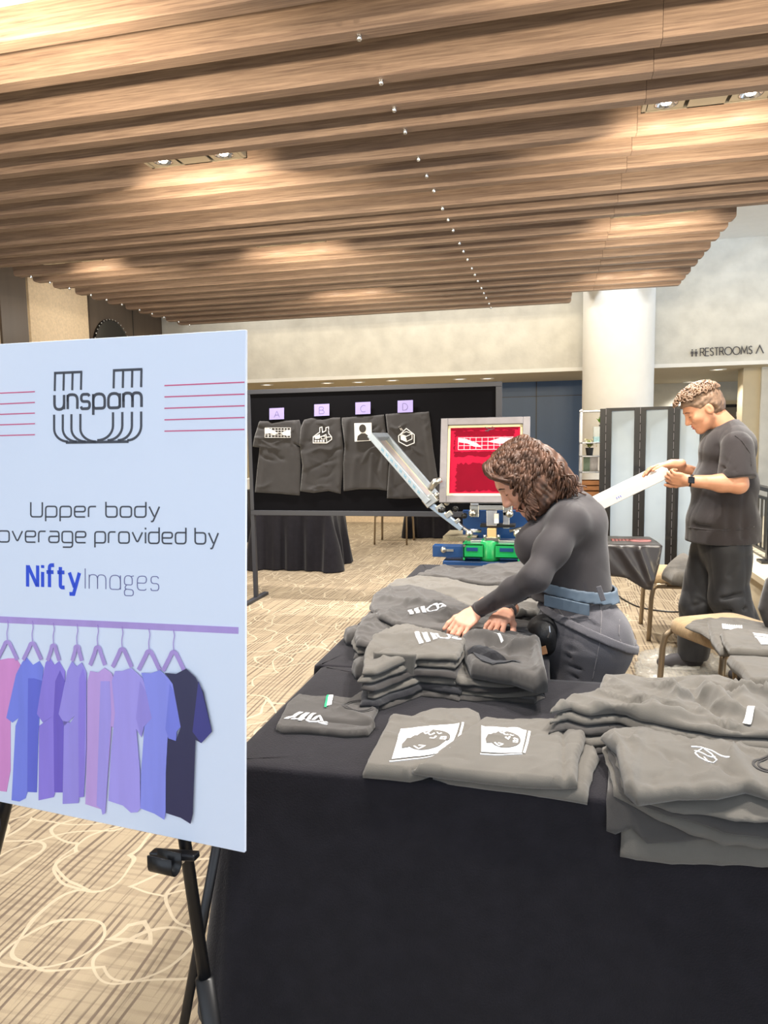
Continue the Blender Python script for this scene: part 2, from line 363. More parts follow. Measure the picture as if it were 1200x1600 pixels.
# twin-lamp gimbal fixtures set in the wide gaps
def fixture(x,y,lab,on=(1,1),L=.6,power=1,slat_fill=1):
    z=SLZ+.055; t=thing('ceiling_light',(x,y,z),lab,'ceiling light')
    w=.145; h=L/2
    f=MB(); f.box((x-h,y-w/2,z),(x-h+.02,y+w/2,z+.1)).box((x+h-.02,y-w/2,z),(x+h,y+w/2,z+.1)).box((x-h,y-w/2,z),(x+h,y-w/2+.012,z+.1)).box((x-h,y+w/2-.012,z),(x+h,y+w/2,z+.1)).box((x-h,y-w/2,z+.1),(x+h,y+w/2,z+.108))
    f.build('housing',M['fixture'],t)
    MB().box((x-.085,y-w/2,z),(x+.085,y+w/2,z+.006)).build('centre_plate',M['fixture'],t)
    for s,o_ in zip((-1,1),on):
        lx=x+s*.19
        g=MB(); hole=[(math.cos(2*PI*a/32),math.sin(2*PI*a/32)) for a in range(32)]
        sq=[]
        for (ca,sa) in hole:
            m_=max(abs(ca),abs(sa)); sq.append((ca/m_*.085,sa/m_*(w/2-.006)))
        vs=[(lx+a,y+b,z+.003) for a,b in sq]+[(lx+.056*a,y+.056*b,z+.003) for a,b in hole]
        g.add(vs,[(k,(k+1)%32,32+(k+1)%32,32+k) for k in range(32)])
        lp=g.build('gimbal_plate',M['fixture'],t)
        MB().lathe([(.054,.0),(.05,-.004),(.046,0),(.03,.03),(.014,.045),(0,.047)],(lx,y,z+.004),28).build('reflector',M['chrome'] if o_ else M['black'],lp,smooth=True)
        if o_:
            MB().lathe([(0,.0),(.022,.002),(.026,.012),(.02,.03),(0,.034)],(lx,y,z+.002),20).build('bulb',M['lampglow'],lp,smooth=True)
            sp=bpy.data.lights.new('spot','SPOT'); sp.energy=LAMP_W*power; sp.spot_size=R(104); sp.spot_blend=.45; sp.shadow_soft_size=.03; sp.color=(1,.95,.88)
            so=bpy.data.objects.new('spot_light',sp); COL.objects.link(so); so.parent=t; so.location=(s*.19,0,-.02)
            pl=bpy.data.lights.new('slat_fill','SPOT'); pl.energy=SLAT_FILL_W*slat_fill; pl.shadow_soft_size=.02; pl.color=(1,.82,.55); pl.spot_size=R(126); pl.spot_blend=.25  # extra fill added below the fixture, aimed up at the slats beyond
            po=bpy.data.objects.new('slat_fill_light',pl); COL.objects.link(po); po.parent=t; po.location=(s*.19,0,-.32); po.rotation_euler=V((0,1,.26)).to_track_quat('-Z','Y').to_euler()
fixture(-2.01,3.925,'twin ceiling spotlight at upper left of the photo, nearest to the sign')
fixture(.715,3.925,'twin ceiling spotlight cut by the right photo edge, nearest on that side')
fixture(.70,5.717,'twin ceiling spotlight second from the near end, right row',slat_fill=.7)
fixture(.70,7.52,'twin ceiling spotlight farthest down the right row',slat_fill=.45)
p=atz(455,383,SLZ+.05); fixture(p.x,5.717,'twin ceiling spotlight in the middle of the slats, both lamps lit',slat_fill=.7)
p=atz(547,453,SLZ+.05); fixture(p.x,7.52,'small far twin ceiling spotlight above the black board',slat_fill=.45)
p=atz(112,410,SLZ+.05); fixture(p.x,5.717,'twin ceiling spotlight at far left with one lamp lit',on=(0,1),slat_fill=.7)
p=atz(275,469,SLZ+.05); fixture(p.x,7.52,'far left twin ceiling spotlight with unlit tilted lamps',on=(0,0),slat_fill=.45)
# the same fixtures carry on over and behind the camera
fixture(-2.01,2.13,'twin ceiling spotlight over the sign',power=.6,slat_fill=1.8); fixture(.715,2.13,'twin ceiling spotlight over the front table',power=1.0,slat_fill=1.5)
fixture(-.55,1.235,'twin ceiling spotlight above the camera',power=.45,slat_fill=1)
# restroom lettering

def aimed_spot(name,loc,tgt,w,size,blend,col,soft):
    sp=bpy.data.lights.new(name,'SPOT'); sp.energy=w; sp.spot_size=R(size); sp.spot_blend=blend; sp.shadow_soft_size=soft; sp.color=col
    o=bpy.data.objects.new(name,sp); COL.objects.link(o); o.location=loc; o.rotation_euler=(V(tgt)-V(loc)).to_track_quat('-Z','Y').to_euler()
for loc,tgt,w in UP_FILLS: aimed_spot('up_fill_light',loc,tgt,w,75,.5,(1,.83,.52),.05)  # added fill from below, no lamp stands there
for loc,tgt,w,sz in WALL_FILLS: aimed_spot('wall_fill_light',loc,tgt,w,sz,.08,(1,.95,.86) if loc[0]<0 else (.80,.90,1),.03)  # added wall fill, no fixture behind these spots
# ================================================================== CLOTH
def waves(seed,n=7,f0=6,f1=26):
    r=np.random.default_rng(seed); A=r.uniform(0,PI,n); F=r.uniform(f0,f1,n); Ph=r.uniform(0,6.28,n); W=1/np.sqrt(F); W/=W.sum()
    def f(u,v):
        wu=u+.03*np.sin(9*v+Ph[0])+.012*np.sin(31*v+Ph[1]); wv=v+.03*np.sin(8*u+Ph[2])+.012*np.sin(27*u+Ph[3]); o=0
        for a,fr,p,w in zip(A,F,Ph,W):
            m=.5+.5*np.sin(.37*fr*(v*np.cos(a)-u*np.sin(a))+2.1*p+1.3*np.sin(.21*fr*u+p))
            s=np.sin(fr*(wu*np.cos(a)+wv*np.sin(a))+p+1.1*np.sin(.45*fr*(wv*np.cos(a)-wu*np.sin(a))+p)); o=o+w*(1-2*np.abs(s)**.62)*(m*1.7)
        return o
    return f
def segd(u,v,a,b):
    a=np.array(a);b=np.array(b);d=b-a;L=d@d+1e-12
    t=np.clip(((u-a[0])*d[0]+(v-a[1])*d[1])/L,0,1); return np.hypot(u-a[0]-t*d[0],v-a[1]-t*d[1])
def cloth(name,poly,frame,T,m,parent=None,res=.012,wr=.004,seed=1,ridges=(),base=None,post=None,edge=None,back=0.,f0=6,f1=26,rag=.0,cx=8,lift=0.0,crease=None):
    """a piece of cloth: 2-D outline, thickness T with rounded rim, wrinkled top, flat underside"""
    o,ex,ey,en=map(V,frame); P=[V((p[0],p[1])) for p in poly]
    # resample the outline
    Q=[]
    for a,b in zip(P,P[1:]+P[:1]):
        k=max(1,int((b-a).length/res+.5)); Q+=[a.lerp(b,i/k) for i in range(k)]
    if rag:
        ww=waves(seed+77,5,10,60); qa=np.array([(q.x,q.y) for q in Q]); c=qa.mean(0); d=qa-c; d/=np.linalg.norm(d,axis=1)[:,None]+1e-9
        qa=qa+d*(ww(qa[:,0],qa[:,1])*rag)[:,None]; Q=[V(tuple(q)) for q in qa]
    nb=len(Q); q=np.array([(p.x,p.y) for p in Q])
    x0,y0=q.min(0); x1,y1=q.max(0); pts=[]
    j=0; yy=y0+res*.5
    while yy<y1:
        xx=x0+(res*.5 if j%2 else 0)
        while xx<x1: pts.append((xx,yy)); xx+=res
        yy+=res*.866; j+=1
    pts=np.array(pts)
    # inside test + distance to rim
    ins=np.zeros(len(pts),bool)
    for i in range(nb):
        a=q[i];b=q[(i+1)%nb]
        if a[1]==b[1]: continue
        c=((a[1]>pts[:,1])!=(b[1]>pts[:,1]))&(pts[:,0]<(b[0]-a[0])*(pts[:,1]-a[1])/(b[1]-a[1])+a[0]); ins^=c
    pts=pts[ins]
    def rim(p):
        d=np.full(len(p),9.)
        for i in range(nb): 
            d=np.minimum(d,segd(p[:,0],p[:,1],q[i],q[(i+1)%nb]))
        return d
    dd=rim(pts); pts=pts[dd>res*.45]; dd=dd[dd>res*.45]
    allp=[V(tuple(p)) for p in q]+[V(tuple(p)) for p in pts]
    vv,ee,ff,ov,oe,of=geometry.delaunay_2d_cdt(allp,[],[list(range(nb))],1,1e-7)
    n=len(vv); u=np.array([a.x for a in vv]); v=np.array([a.y for a in vv])
    d=rim(np.stack([u,v],1)); er=edge if edge else min(T*1.2,.03)
    prof=np.sqrt(np.clip(1-(1-np.clip(d/er,0,1))**2,0,1))
    w=waves(seed,cx,f0,f1)(u,v)*wr*np.clip(d/(er*1.2)+.12,0,1)
    top=T*(.35+.65*prof)+w
    if crease:
        nc,ln_,am_,wd_=crease; rc=np.random.default_rng(seed+500); main=rc.uniform(0,PI)
        for _ in range(nc):
            i=rc.integers(n); a_=main+rc.normal()*.55; L_=ln_*rc.uniform(.4,1.2); p0=np.array([u[i],v[i]]); dv=np.array([math.cos(a_),math.sin(a_)])*L_; bend=np.array([-dv[1],dv[0]])*rc.uniform(-.25,.25)
            A_=am_*rc.uniform(.4,1)*rc.choice((1,1,-1)); w0=wd_*rc.uniform(.6,1.5); fall=np.clip(d/(er*1.3),0,1)
            m_=p0+dv*.5+bend; p1=p0+dv
            q_=np.minimum(segd(u,v,p0,m_),segd(u,v,m_,p1)); al=np.clip(((u-p0[0])*dv[0]+(v-p0[1])*dv[1])/(L_*L_),0,1)
            sd_=np.sign((u-m_[0])*dv[1]-(v-m_[1])*dv[0])
            top=top+A_*fall*np.sin(PI*np.clip(al*.9+.05,0,1))*np.exp(-(q_/w0))*(1.0+.35*sd_)
    for a,b,amp,wd in ridges: top=top+amp*np.exp(-(segd(u,v,a,b)/wd)**2)
    bot=np.full(n,back)
    if base is not None: bz=base(u,v); top=top+bz; bot=bot+bz
    top=np.maximum(top,bot+.0012)
    top=top+lift; bot=bot+lift
    B=[i for i in range(n) if d[i]<1e-6]
    vs=[]
    for i in range(n):
        for h in (top[i],bot[i]):
            if post: p=post(u[i],v[i],h)
            else: p=o+ex*u[i]+ey*v[i]+en*h
            vs.append(p)
    fs=[tuple(2*i for i in f) for f in ff]+[tuple(2*i+1 for i in f[::-1]) for f in ff]
    cnt={}
    for f in ff:
        for a,b in zip(f,f[1:]+f[:1]): cnt[(a,b)]=1
    for (a,b) in cnt:
        if (b,a) not in cnt: fs.append((2*a,2*a+1,2*b+1,2*b))
    mb=MB(); mb.add(vs,fs)
    ob=mb.build(name,m,parent,smooth=True)
    ob['_']=0; del ob['_']
    surf=dict(u=u,v=v,top=top)
    ob_surf[ob.name]=surf
    return ob
ob_surf={}
def top_at(ob,u,v):
    s=ob_surf[ob.name]; i=np.argmin((s['u']-u)**2+(s['v']-v)**2); return s['top'][i]
def knit(name,rgb,var=.06): return mat(name,rgb,.95,var=var,scale=14,bump=.22,bscale=700,sheen=.25,spec=.15)
M['shirt']=knit('charcoal_cotton',(72,69,67)); M['shirt2']=knit('washed_grey_cotton',(100,96,90)); M['shirt3']=knit('dark_charcoal_cotton',(58,55,54)); M['shirtblk']=knit('black_cotton',(38,38,42))
M['shirtb']=knit('board_charcoal_cotton',(56,55,57)); M['print']=mat('white_screen_ink',(228,228,230),.7); M['printgrey']=mat('grey_screen_ink',(168,168,172),.7)
M['label']=mat('white_neck_label',(240,240,240),.7)
# ------------------------------------------------------------------ tables under black cloth
M['cloth']=mat('black_table_cloth',(30,28,33),.9,var=.16,scale=22,bump=.25,bscale=260,sheen=.12,spec=.15)
def table_cloth(name,x0,x1,y0,y1,z,hemf,flare,fold,label,seed,corner_fl=None,m='cloth',nf=26,ymax=99,ymin=-99):
    r=.015; per=[]
    def edge(a,b,nrm,n):
        for i in range(n): per.append((a[0]+(b[0]-a[0])*i/n,a[1]+(b[1]-a[1])*i/n,nrm[0],nrm[1]))
    def cor(cx_,cy_,a0,n=8):
        for i in range(n):
            a=R(a0+90*i/n); per.append((cx_+r*math.cos(a),cy_+r*math.sin(a),math.cos(a),math.sin(a)))
    nx=int((x1-x0)/.02); ny=int((y1-y0)/.02)
    edge((x0+r,y0),(x1-r,y0),(0,-1),nx); cor(x1-r,y0+r,-90); edge((x1,y0+r),(x1,y1-r),(1,0),ny); cor(x1-r,y1-r,0)
    edge((x1-r,y1),(x0+r,y1),(0,1),nx); cor(x0+r,y1-r,90); edge((x0,y1-r),(x0,y0+r),(-1,0),ny); cor(x0+r,y0+r,180)
    n=len(per); s=0; S=[]
    for i in range(n): S.append(s); s+=math.hypot(per[(i+1)%n][0]-per[i][0],per[(i+1)%n][1]-per[i][1])
    rows=[-.02,0.]+[.006,.014]+[.05,.1,.17,.25,.35,.45,.55,.65,.75,.85,.93,1.]
    vs=[];rn=random.Random(seed); ph=[rn.uniform(0,6.28) for _ in range(4)]
    for t in rows:
        for i,(x,y,nx_,ny_) in enumerate(per):
            dc=min(math.hypot(x-a,y-b) for a in (x0,x1) for b in (y0,y1))
            cw=math.exp(-(dc/.09)**2); hem=hemf(x,y)
            if t<=0: o_=t*1.0; zz=z-(0 if t<0 else .0012)
            elif t<.02: o_=.004+.3*t; zz=z-.004-(t-.006)*1.2
            else:
                f=(math.sin(S[i]*nf*.72+ph[0]+.6*math.sin(S[i]*3.1+ph[1]))+.5*math.sin(S[i]*nf*1.31+ph[2]))*fold*min(1,t*1.6)**1.3
                o_=.006+flare*t+f+cw*(corner_fl or .08)*t**1.1; zz=z-.015-(z-.015-hem)*((t-.02)/.98)
            vs.append((x+nx_*o_,min(max(y+ny_*o_,ymin),ymax),zz))
    fs=[(a*n+i,a*n+(i+1)%n,(a+1)*n+(i+1)%n,(a+1)*n+i) for a in range(len(rows)-1) for i in range(n)]
    for rr_ in (.85,.6,.3):
        for (x,y,nx_,ny_) in per: vs.append(((x0+x1)/2+(x-(x0+x1)/2)*rr_,(y0+y1)/2+(y-(y0+y1)/2)*rr_,z))
    m_=len(rows); vs.append(((x0+x1)/2,(y0+y1)/2,z)); ci=len(vs)-1
    chain=[m_+2,m_+1,m_,0]
    fs+=[(a*n+i,a*n+(i+1)%n,b*n+(i+1)%n,b*n+i) for a,b in zip(chain,chain[1:]) for i in range(n)]
    fs+=[(ci,(m_+2)*n+i,(m_+2)*n+(i+1)%n) for i in range(n)]
    mb=MB(); mb.add(vs,fs); ob=mb.build(name,M[m],smooth=True); return tag(ob,label,'tablecloth')
TZ=.75; TX0=-.692; TY0=1.397; TYm=2.085; TX1=1.16; TBX=-.015; TY1=3.93
def hemA(x,y):
    d=math.hypot(x-TX0,y-TY0); return .03+.15*math.exp(-(d/.12)**2)
table_cloth('table_cloth',TX0,TX1,TY0,TYm-.003,TZ,hemA,.035,.009,'black cloth over the front table, hanging to the carpet below the shirt stacks',3,.055,nf=15,ymax=TYm-.002)
table_cloth('table_cloth',TX0-.03,TBX,TYm+.002,TY1,TZ-.0015,lambda x,y:.03,.03,.012,'black cloth over the second table, running back beside the bending woman',5,ymin=TYm+.002)
table_cloth('table_cloth',-3.28,-2.42,7.55,8.15,.75,lambda x,y:.01,.05,.03,'black draped table behind the left end of the pin board',8,nf=40)
table_cloth('table_cloth',-2.05,-1.0,10.3,11.0,.75,lambda x,y:.01,.02,.03,'black draped table far back, behind the bare chair legs',9,nf=40)
q=aty(371,846,9.6); table_cloth('table_cloth',q.x-.9,q.x+.13,9.6,10.2,.74,lambda x,y:.01,.01,.02,'black draped table beside the sign edge at far left',10,nf=30)
q2=aty(380,765,9.75); tag(MB().box((q2.x-.7,9.7,.745),(q2.x+.05,10.1,.9)).build('box',M['white'],bevel=.005),'white box standing on the far draped table beside the sign edge','box')
# ------------------------------------------------------------------ poster sign on a black easel
sTR,sTL,sBR=V((-.510,1.160,1.639)),V((-1.047,1.215,1.646)),V((-.546,1.116,.727))
sx=(sTR-sTL).normalized(); sy=(sTR-sBR); sy=(sy-sx*sy.dot(sx)).normalized(); sn=sx.cross(sy)
SW,SHt=.645,.914
so_=sTR.copy()                        # top right corner; poster face plane
def SP(x,y):
    d=ray(x,y); t=(so_-CAM).dot(sn)/d.dot(sn); p=CAM+d*t-so_; return (p.dot(sx),p.dot(sy))
poster=MB().obox(so_-sx*SW/2-sy*SHt/2-sn*.004,sx*SW/2,sy*SHt/2,sn*.0035).build('poster_sign',mat('poster_white',(224,232,248),.35),None,bevel=.001)
tag(poster,'large white upright poster with U emblem and row of hanging shirts, on black easel','sign')
M['ink']=mat('dark_grey_ink',(62,64,74),.4); M['redink']=mat('rose_red_ink',(206,86,128),.4); M['blueink']=mat('bright_blue_ink',(30,74,214),.4); M['violetink']=mat('grey_violet_ink',(112,112,158),.4)
sf=(sx,sy,sn,so_)
def srib(mb,pix,w,r=0,closed=False,lvl=0,mi=0):
    pts=[SP(*p) for p in pix]
    if r: pts=rpoly(pts,r,closed)
    mb.ribbon(pts,w,*sf,t0=-.0006+lvl*.0003,t1=.0003+lvl*.0003,closed=closed,mi=mi)
def spoly(mb,pix,lvl=0,mi=0):
    mb.prism([SP(*p) for p in pix],*sf,-.0006+lvl*.0003,.0003+lvl*.0003,mi=mi)
# glyph strokes: x-height 1, squared 'techno' face for the two lines, rounder face for the wordmarks
GL={'U':(1.3,[[(0,1.4),(0,0),(1.3,0),(1.3,1.4)]]),'p':(1.25,[[(0,-.42),(0,1),(1.25,1),(1.25,0),(0,0)]]),'e':(1.2,[[(1.2,0),(0,0),(0,1),(1.2,1),(1.2,.5),(0,.5)]]),
'r':(.85,[[(0,0),(0,1),(.85,1)]]),'b':(1.25,[[(0,1.45),(0,0),(1.25,0),(1.25,1),(0,1)]]),'d':(1.25,[[(1.25,1.45),(1.25,0),(0,0),(0,1),(1.25,1)]]),
'o':(1.25,[[(.6,0),(0,0),(0,1),(1.25,1),(1.25,0),(.6,0)]]),'y':(1.15,[[(0,1),(.55,.05)],[(1.15,1),(.42,-.42),(.2,-.42)]]),'c':(1.15,[[(1.15,1),(0,1),(0,0),(1.15,0)]]),
'v':(1.2,[[(0,1),(.6,.02),(1.2,1)]]),'a':(1.2,[[(.1,1),(1.2,1),(1.2,0),(0,0),(0,.55),(1.2,.55)]]),'g':(1.25,[[(1.25,0),(0,0),(0,1),(1.25,1),(1.25,-.42),(.1,-.42)]]),
'i':(.0,[[(0,0),(0,1)],[(0,1.25),(0,1.42)]]),' ':(.35,[])}
GR={'u':(.8,[[(0,1),(0,0),(.8,0),(.8,1)],[(.8,.3),(.8,0)]]),'n':(.8,[[(0,0),(0,1)],[(0,.5),(0,1),(.8,1),(.8,0)]]),'s':(.72,[[(.7,.86),(.6,1),(.02,1),(.02,.5),(.72,.5),(.72,0),(.06,0),(.0,.16)]]),
'p':(.95,[[(0,1),(0,-.45)],[(.48,0),(0,0),(0,1),(.95,1),(.95,0),(.48,0)]]),'a':(.95,[[(.95,1),(.95,0)],[(.48,0),(0,0),(0,1),(.95,1),(.95,0),(.48,0)]]),
'm':(1.5,[[(0,0),(0,1)],[(0,.4),(0,1),(.75,1),(.75,0)],[(.75,.4),(.75,1),(1.5,1),(1.5,0)]]),
'N':(.85,[[(0,0),(0,1.42)],[(0.04,1.38),(.81,.04)],[(.85,0),(.85,1.42)]]),'i':(.0,[[(0,0),(0,1)],[(0,1.26),(0,1.45)]]),'f':(.5,[[(.16,0),(.16,1.46),(.55,1.46)],[(-.08,1),(.5,1)]]),
't':(.5,[[(.16,1.35),(.16,0),(.52,0)],[(-.08,1),(.5,1)]]),'y':(.85,[[(0,1),(.43,.02)],[(.85,1),(.36,-.42),(.02,-.42)]]),'I':(.0,[[(0,0),(0,1.42)]]),
'g':(.8,[[(.4,.35),(0,.35),(0,1),(.7,1),(.7,.35),(.4,.35)],[(.62,.95),(.85,1)],[(.2,.36),(.05,.18),(.1,.05),(.8,.0),(.8,-.42),(0,-.42),(0,-.05),(.2,.05)]]),
'e':(.85,[[(.8,.1),(.7,0),(0,0),(0,1),(.82,1),(.82,.5),(0,.5)]])}
def text_rib(mb,s,font,x0,x1,base0,base1,xh,w,rr,gap=.38,lvl=0,sharp=()):
    """string set between pixel columns x0..x1 on the poster, baseline from base0 to base1 (pixels), x-height in pixels"""
    tot=0
    for ch in s: tot+=font[ch][0]+gap
    tot-=gap; k=(x1-x0)/tot; cxp=x0
    for ch in s:
        wd_,st=font[ch]
        for line in st:
            pix=[]
            for gx,gy in line:
                X=cxp+gx*k; B=base0+(base1-base0)*(X-x0)/(x1-x0); pix.append((X,B-gy*xh))
            pts=[SP(*p) for p in pix]
            if ch not in sharp and len(pts)>2: pts=rpoly(pts,rr)
            mb.ribbon(pts,w,*sf,t0=-.0006,t1=.0003+lvl*.0003)
        cxp+=(wd_+gap)*k
mm=.001
em=MB()
# U emblem: comb tops
for a,b,yt,yb,n in ((86,127,583,610,4),(178,221,577,606,4)):
    for i in range(n):
        x=a+(b-a)*i/(n-1); dy=-(x-86)*.045
        srib(em,[(x,583+dy),(x-.6,611+dy)],.0042)
    srib(em,[(a-1.5,583-(a-86)*.045),(b+1.5,583-(b-86)*.045)],.0046)
text_rib(em,'unspam',GR,85,221,640,636,22.5,.0052,.012,gap=.3)
for i,x in enumerate((84.5,98,111.5,125.5)):
    e_=(106,120,134,150)[i]; srib(em,[(x,648-(x-84)*.03)]+[(x+(e_-x)*(1-math.cos(R(a))),648+22+ (690-670)*math.sin(R(a))) for a in range(0,91,10)],.0044)
for i,x in enumerate((220.5,206,191,176.5)):
    e_=(199,184,168,152)[i]; srib(em,[(x,643+(i)*.4)]+[(x+(e_-x)*(1-math.cos(R(a))),665+ (690-667)*math.sin(R(a))) for a in range(0,91,10)],.0044)
srib(em,[(103,691.5),(201,690)],.005)
em.build('emblem',M['ink'],poster)
rl=MB()
for (y0,y1) in ((602.5,597.2),(620.2,615.8),(638,634),(656,652.3),(673.7,671)): srib(rl,[(257,y0),(382,y1)],.0021)
rl.build('staff_lines',M['redink'],poster); rl=MB()
for (y0,y1) in ((615,612),(632,628.8),(648,645.5),(664.3,662),(681,679.2)): srib(rl,[(-14,y0),(54.5,y1)],.0021)
rl.build('staff_lines',M['redink'],poster)
tx=MB(); text_rib(tx,'Upper body',GL,48,249,807.5,808,16.3,.0028,.006); text_rib(tx,'coverage provided by',GL,-22,341,846.5,850,17.2,.0028,.006)
tx.build('caption_lettering',M['ink'],poster)
nb_=MB(); text_rib(nb_,'Nifty',GR,43,124,916.5,918.5,23.5,.0072,.008,gap=.42,sharp='Ny'); nb_.build('wordmark_bold',M['blueink'],poster)
nl=MB(); text_rib(nl,'Images',GR,133,248,919.5,923,22,.0015,.011,gap=.36); nl.build('wordmark_thin',M['violetink'],poster)
# printed rail, hangers and shirts
cols={'rail':(176,150,214),'pink':(222,146,208),'blue':(126,136,232),'blued':(104,110,214),'vio':(150,130,226),'viod':(118,98,200),'lav':(160,146,228),'lav2':(170,156,232),'pk2':(198,162,226),'pl':(172,158,236),'pld':(158,144,226),'per':(146,150,238),'perd':(126,132,226),'navy':(52,50,84),'navyd':(40,40,66),'navys':(66,64,134)}
for k,c in cols.items(): M['p_'+k]=mat('poster_ink_'+k,c,.4,var=.05,scale=12,stretch=(3,1,.3))
q4=lambda x,y:(x/2.425,940+y/2.425)
g=MB(); spoly(g,[q4(-20,55),q4(903,97),q4(903,122),q4(-20,79)],1); g.build('printed_rail',M['p_rail'],poster)
def pshirt(body,parts,hx,hy,hw,hh):
    def mk(poly,key,lvl,nm):
        g=MB(); spoly(g,[q4(*p) for p in poly],lvl); g.build(nm,M['p_'+key],poster)
    for poly,key,l in parts: mk(poly,key,l,'printed_shirt')
    g=MB()
    if hh:
        srib(g,[q4(hx-hw,hy+hh),q4(hx-hw*.35,hy+hh*.35),q4(hx-6,hy+8),q4(hx+6,hy+8),q4(hx+hw*.45,hy+hh*.4),q4(hx+hw,hy+hh)],.008,r=.006,lvl=7)
    srib(g,[q4(hx-2,hy-78),q4(hx+4,hy-55),q4(hx-2,hy-30),q4(hx,hy+8)],.0012,r=.006,lvl=6)
    g.build('printed_hanger',M['p_rail'],poster)
pshirt(0,[([(-20,225),(30,215),(62,215),(78,240),(62,300),(40,420),(40,640),(25,720),(-20,715)],'pink',1)],30,145,38,75)
pshirt(0,[([(100,210),(85,230),(62,275),(25,440),(48,458),(72,440),(60,470),(45,752),(75,757),(97,745),(105,720),(140,722),(146,500),(150,440),(165,250),(150,225),(125,240)],'blue',2),([(108,290),(105,720),(140,722),(145,480),(160,300),(130,290)],'blued',3)],125,150,34,70)
pshirt(0,[([(190,212),(175,230),(168,260),(142,425),(165,458),(205,430),(150,470),(148,752),(205,740),(210,722),(240,722),(245,560),(248,265),(225,225),(208,240)],'vio',4),([(212,300),(205,440),(208,720),(240,722),(247,300),(230,260)],'viod',5)],205,158,22,65)
pshirt(0,[([(275,225),(258,260),(225,425),(240,450),(270,458),(285,432),(245,470),(240,765),(300,762),(302,740),(320,738),(330,560),(330,270),(312,230),(292,245)],'lav',6),([(303,290),(300,440),(302,740),(320,738),(328,300),(318,250)],'vio',7)],294,162,18,62)
pshirt(0,[([(345,262),(335,300),(333,560),(327,765),(388,785),(392,805),(402,800),(412,650),(425,470),(446,487),(440,430),(466,410),(455,330),(425,270),(398,250),(375,268)],'pk2',8),([(385,300),(370,770),(388,785),(392,805),(402,800),(412,650),(425,420),(420,300)],'lav2',9)],372,165,28,75)
pshirt(0,[([(440,262),(428,300),(440,420),(425,560),(415,752),(470,770),(500,797),(525,795),(536,780),(534,640),(520,480),(540,512),(550,470),(581,443),(565,350),(545,290),(500,250),(465,262)],'pl',10),([(535,300),(520,440),(540,512),(550,470),(581,443),(562,350)],'pld',11)],465,172,36,75)
pshirt(0,[([(540,268),(550,300),(580,440),(552,470),(540,640),(537,780),(590,800),(627,823),(632,790),(633,640),(640,510),(672,527),(674,490),(690,472),(672,350),(655,300),(610,258),(575,270)],'per',12),([(648,310),(632,480),(645,520),(672,527),(674,490),(690,472),(670,350)],'perd',13)],567,180,40,78)
pshirt(0,[([(630,268),(660,310),(690,472),(672,525),(642,515),(636,640),(634,797),(690,815),(727,838),(735,800),(745,520),(768,533),(808,490),(775,340),(745,285),(710,252),(672,272)],'navy',14),([(757,300),(735,490),(768,533),(808,490),(772,340)],'navys',15)],660,183,40,78)
# the easel
ez=thing('easel',(-.83,1.16,0),'black folding tripod easel holding the big white poster','easel')
def beh(x,y,off=.03):
    u,v=SP(x,y); return so_+sx*u+sy*v-sn*off
apex=beh(150,560,.05); lr=beh(283,1345,.018); dirr=(lr-apex); 
foot=apex+dirr*((apex.z-.012)/(apex.z-lr.z))
low=apex+dirr*((apex.z-.42)/(apex.z-lr.z))
MB().tube([apex,low],.0115,14).build('leg',M['black'],ez,smooth=True)
lg=MB(); lg.tube([apex+dirr*((apex.z-.47)/(apex.z-lr.z)),foot],.0175,14)
lgo=lg.build('leg_sleeve',M['black'],ez,smooth=True)
n_=dirr.normalized(); hk=low-n_*.01
def hook(c,ax,wid,r,name,par):
    g=MB(); pts=[]; ax=V(ax).normalized(); up=V((0,0,1)); up=(up-ax*up.dot(ax)).normalized(); f_=ax.cross(up)
    if f_.y>0: f_=-f_
    prof=[(f_*(.0)+up*r*1.1)]+[f_*(r+r*-math.cos(R(a)))+up*(-r*math.sin(R(a))) for a in range(0,181,20)]+[f_*(2*r)+up*r*1.3]
    vs=[];t=.0016
    for k in (-wid/2,wid/2):
        for i,p_ in enumerate(prof): vs.append(V(c)+p_+ax*k)
    m_=len(prof); fs=[(i,i+1,m_+i+1,m_+i) for i in range(m_-1)]
    g.add(vs,fs); ob=g.build(name,M['black'],par,smooth=True); sd=ob.modifiers.new('t','SOLIDIFY'); sd.thickness=.003
    return ob
hkc=beh(272,1338,-.012); hook(hkc+sn*.0,sx,.05,.016,'ledge_hook',ez)
hook(beh(-5,1284,-.012),sx,.05,.016,'ledge_hook',ez)
MB().bar(beh(240,1331,-.004),beh(310,1336,-.004),.02,.012).build('ledge_arm',M['black'],ez,bevel=.003)
MB().lathe([(0,-.004),(.006,-.004),(.006,.004),(0,.004)],tuple(lr-sn*-.014),14,ax='y').build('rivet',M['chrome'],ez,smooth=True)
la=beh(-12,1300,.018); dl=la-apex; MB().tube([apex,apex+dl*((apex.z-.012)/(apex.z-la.z))],.0135,14).build('leg',M['black'],ez,smooth=True)
b1,b2=aty(337,1330,1.33),aty(303,1515,1.30); db=b2-b1
MB().tube([b1-db*.55,b1+db*((b1.z-.012)/(b1.z-b2.z))],.0105,12).build('leg',M['black'],ez,smooth=True)
MB().bar(apex,b1-db*.55,.014,.014).build('brace',M['black'],ez)
